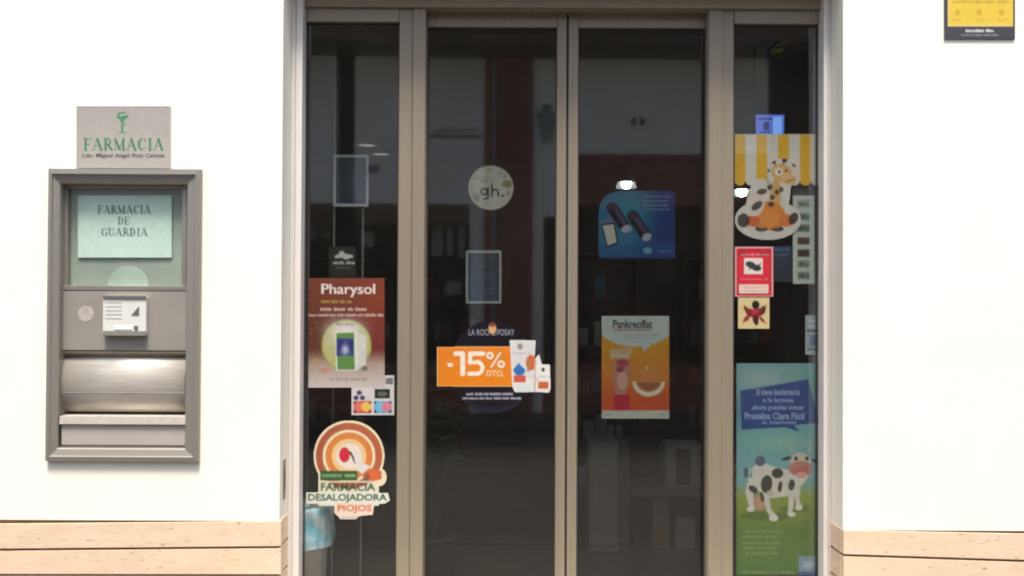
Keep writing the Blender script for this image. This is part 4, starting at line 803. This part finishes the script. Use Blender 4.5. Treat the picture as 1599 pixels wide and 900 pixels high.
# ------------------------------------------------------------------ alarm sign on the right wall
s = Sheet(1475, -42, 1585, 60.5, (78, 76, 84)); YE = (252, 218, 78)
s.rect(1480, -42, 1582, 41, YE); s.rect(1480, 38, 1582, 41, (252, 228, 130)); s.rect(1480, -42, 1483, 41, (252, 226, 130)); s.words(1488, 1575, 5, 6, (196, 160, 60), .7, seed=8); s.words(1488, 1575, -5, 6, (196, 160, 60), .7, seed=9); s.words(1492, 1572, -16, 12, (90, 78, 50), .7, seed=15)
for cx in (1495, 1529, 1564): s.ell(cx, 19, 4.5, 5, (226, 180, 70), .8); s.words(cx - 7, cx + 8, 33, 4, (222, 176, 76), .7, seed=cx)
s.words(1508, 1551, 50, 4.6, (250, 248, 250), 1, seed=5); s.words(1501, 1558, 55.8, 3, (170, 170, 180), .8, seed=6)
o = s.build('yellow_sign', -.0075, M['pr_out'], 'yellow notice sign with dark border on the right wall', 'sign')
pb = MB(); pb.box(X(1475, -.007, 10), X(1585, -.007, 10), -.007, -.0005, Z(60.5, -.007, 1530), Z(-42, -.007, 1530), .001).build('backing_plate', M['blackp'], o)

# ------------------------------------------------------------------ the house across the street (it shows in the glass)
YO_ = 8.0; YM = (YLG + .0) * 2
def Q(px, py, Yd=YO_):
    v = P(px, py, YM + Yd); return Vector((v.x, -Yd, v.z))
op = empty('white_house', (0, -YO_, 0)); tag(op, 'white house across the street mirrored dimly in the door glass', 'house')
zt_o = Q(800, 92).z
z_w = Q(600, 318).z; z_r = Q(1000, 240).z
ob = MB(); xl, xr = Q(525, 200).x, Q(1197, 200).x
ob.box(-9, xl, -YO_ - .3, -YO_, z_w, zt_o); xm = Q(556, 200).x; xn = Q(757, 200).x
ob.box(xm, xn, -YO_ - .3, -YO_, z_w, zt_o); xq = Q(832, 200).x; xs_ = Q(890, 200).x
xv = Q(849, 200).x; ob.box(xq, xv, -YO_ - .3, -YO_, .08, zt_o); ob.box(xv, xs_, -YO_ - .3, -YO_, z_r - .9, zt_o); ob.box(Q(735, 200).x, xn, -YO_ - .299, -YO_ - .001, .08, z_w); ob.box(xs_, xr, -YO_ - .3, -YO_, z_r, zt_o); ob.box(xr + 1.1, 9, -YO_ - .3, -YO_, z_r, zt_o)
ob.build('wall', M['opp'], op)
MB().box(xn + .001, xq - .001, -YO_ - .3, -YO_ + .06, .08, zt_o).build('brick_pier', M['redbrick'], op)
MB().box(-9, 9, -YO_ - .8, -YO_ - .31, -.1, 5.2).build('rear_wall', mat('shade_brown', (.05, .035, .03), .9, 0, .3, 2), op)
MB().box(xs_ + .001, 9, -YO_ - .28, -YO_ - .02, z_r - .75, z_r - .001).build('shopfront_lintel', M['redbrick'], op)
MB().box(-9, xl, -YO_ - .28, -YO_ - .02, z_w - .35, z_w - .001).box(xm, xn, -YO_ - .28, -YO_ - .02, z_w - .3, z_w - .001).build('shopfront_lintel', mat('umber_lintel', (.14, .09, .06), .8), op)
MB().box(-9, 9, -YO_ - .3, -YO_ - .03, .08, .75).build('dado', M['redbrick'], op)
MB().box(-9, 9, -YO_ - 1.2, -YO_ + .75, zt_o, zt_o + .14).build('eave', M['wood'], op)
MB().box(-9, 9, -YO_ + .751, -YO_ + .78, zt_o + .01, zt_o + .20).build('fascia', M['wood'], op)
MB().prof_x([(-YO_ + .85, zt_o + .2), (-YO_ - 4, zt_o + 2.2), (-YO_ - 9, zt_o + .2)], -9, 9).build('roof', mat('roof_tile', (.25, .12, .07), .9), op)
v = Q(771, 300); MB().tube((v.x, -YO_ + .10, .1), (v.x, -YO_ + .10, zt_o - .001), .035, 10).build('downpipe', mat('pipe_zinc', (.30, .26, .25), .5), op)
for px, py in ((989, 190), (1003, 190), (579, 265), (589, 265)):
    v = Q(px, py); MB().box(v.x - .03, v.x + .03, -YO_ + .001, -YO_ + .02, v.z - .05, v.z + .05).build('vent', M['blackp'], op)
cb = MB(); a = Q(668, 212); b = Q(752, 214); cb.tube((a.x, -YO_ + .03, a.z), (b.x, -YO_ + .03, b.z), .014, 6); a = Q(680, 205); b = Q(745, 203); cb.tube((a.x, -YO_ + .05, a.z), (b.x, -YO_ + .05, b.z), .010, 6)
cb.build('wall_cable', M['blackp'], op)
# pale things in its shop window
for px0, px1, py0, py1 in ((672, 690, 350, 400), (696, 706, 345, 398), (714, 726, 350, 402), (478, 492, 335, 372), (500, 512, 350, 372), (560, 580, 360, 384), (694, 720, 440, 460)):
    a, b = Q(px0, py1), Q(px1, py0); MB().box(a.x, b.x, -YO_ - .29, -YO_ - .2, a.z, b.z, .01).build('window_panel', mat('pale_panel', (.34, .33, .33), .7, 0, .2, 8), op)
# wall lantern
ln = empty('wall_lantern', Q(850, 190)); tag(ln, 'green metal wall lantern on a bracket mirrored beside the door stile', 'lantern')
c0 = Q(852, 210); lm = mat('green_iron', (.04, .09, .06), .5, .3)
MB().tube((c0.x, -YO_ + .01, c0.z + .3), (c0.x, -YO_ + .5, c0.z + .3), .018, 8).build('bracket', lm, ln)
MB().lathe((c0.x, -YO_ + .45, c0.z - .2), [(.0001, 0), (.06, 0), (.06, .02), (.14, .36), (.16, .38), (.07, .47), (.02, .5), (.0001, .5)], 6).build('cage', mat('lantern_glass', (.26, .33, .28), .3), ln)
MB().tube((c0.x, -YO_ + .45, c0.z + .29), (c0.x, -YO_ + .45, c0.z + .32), .07, 6).build('cap', lm, ln)
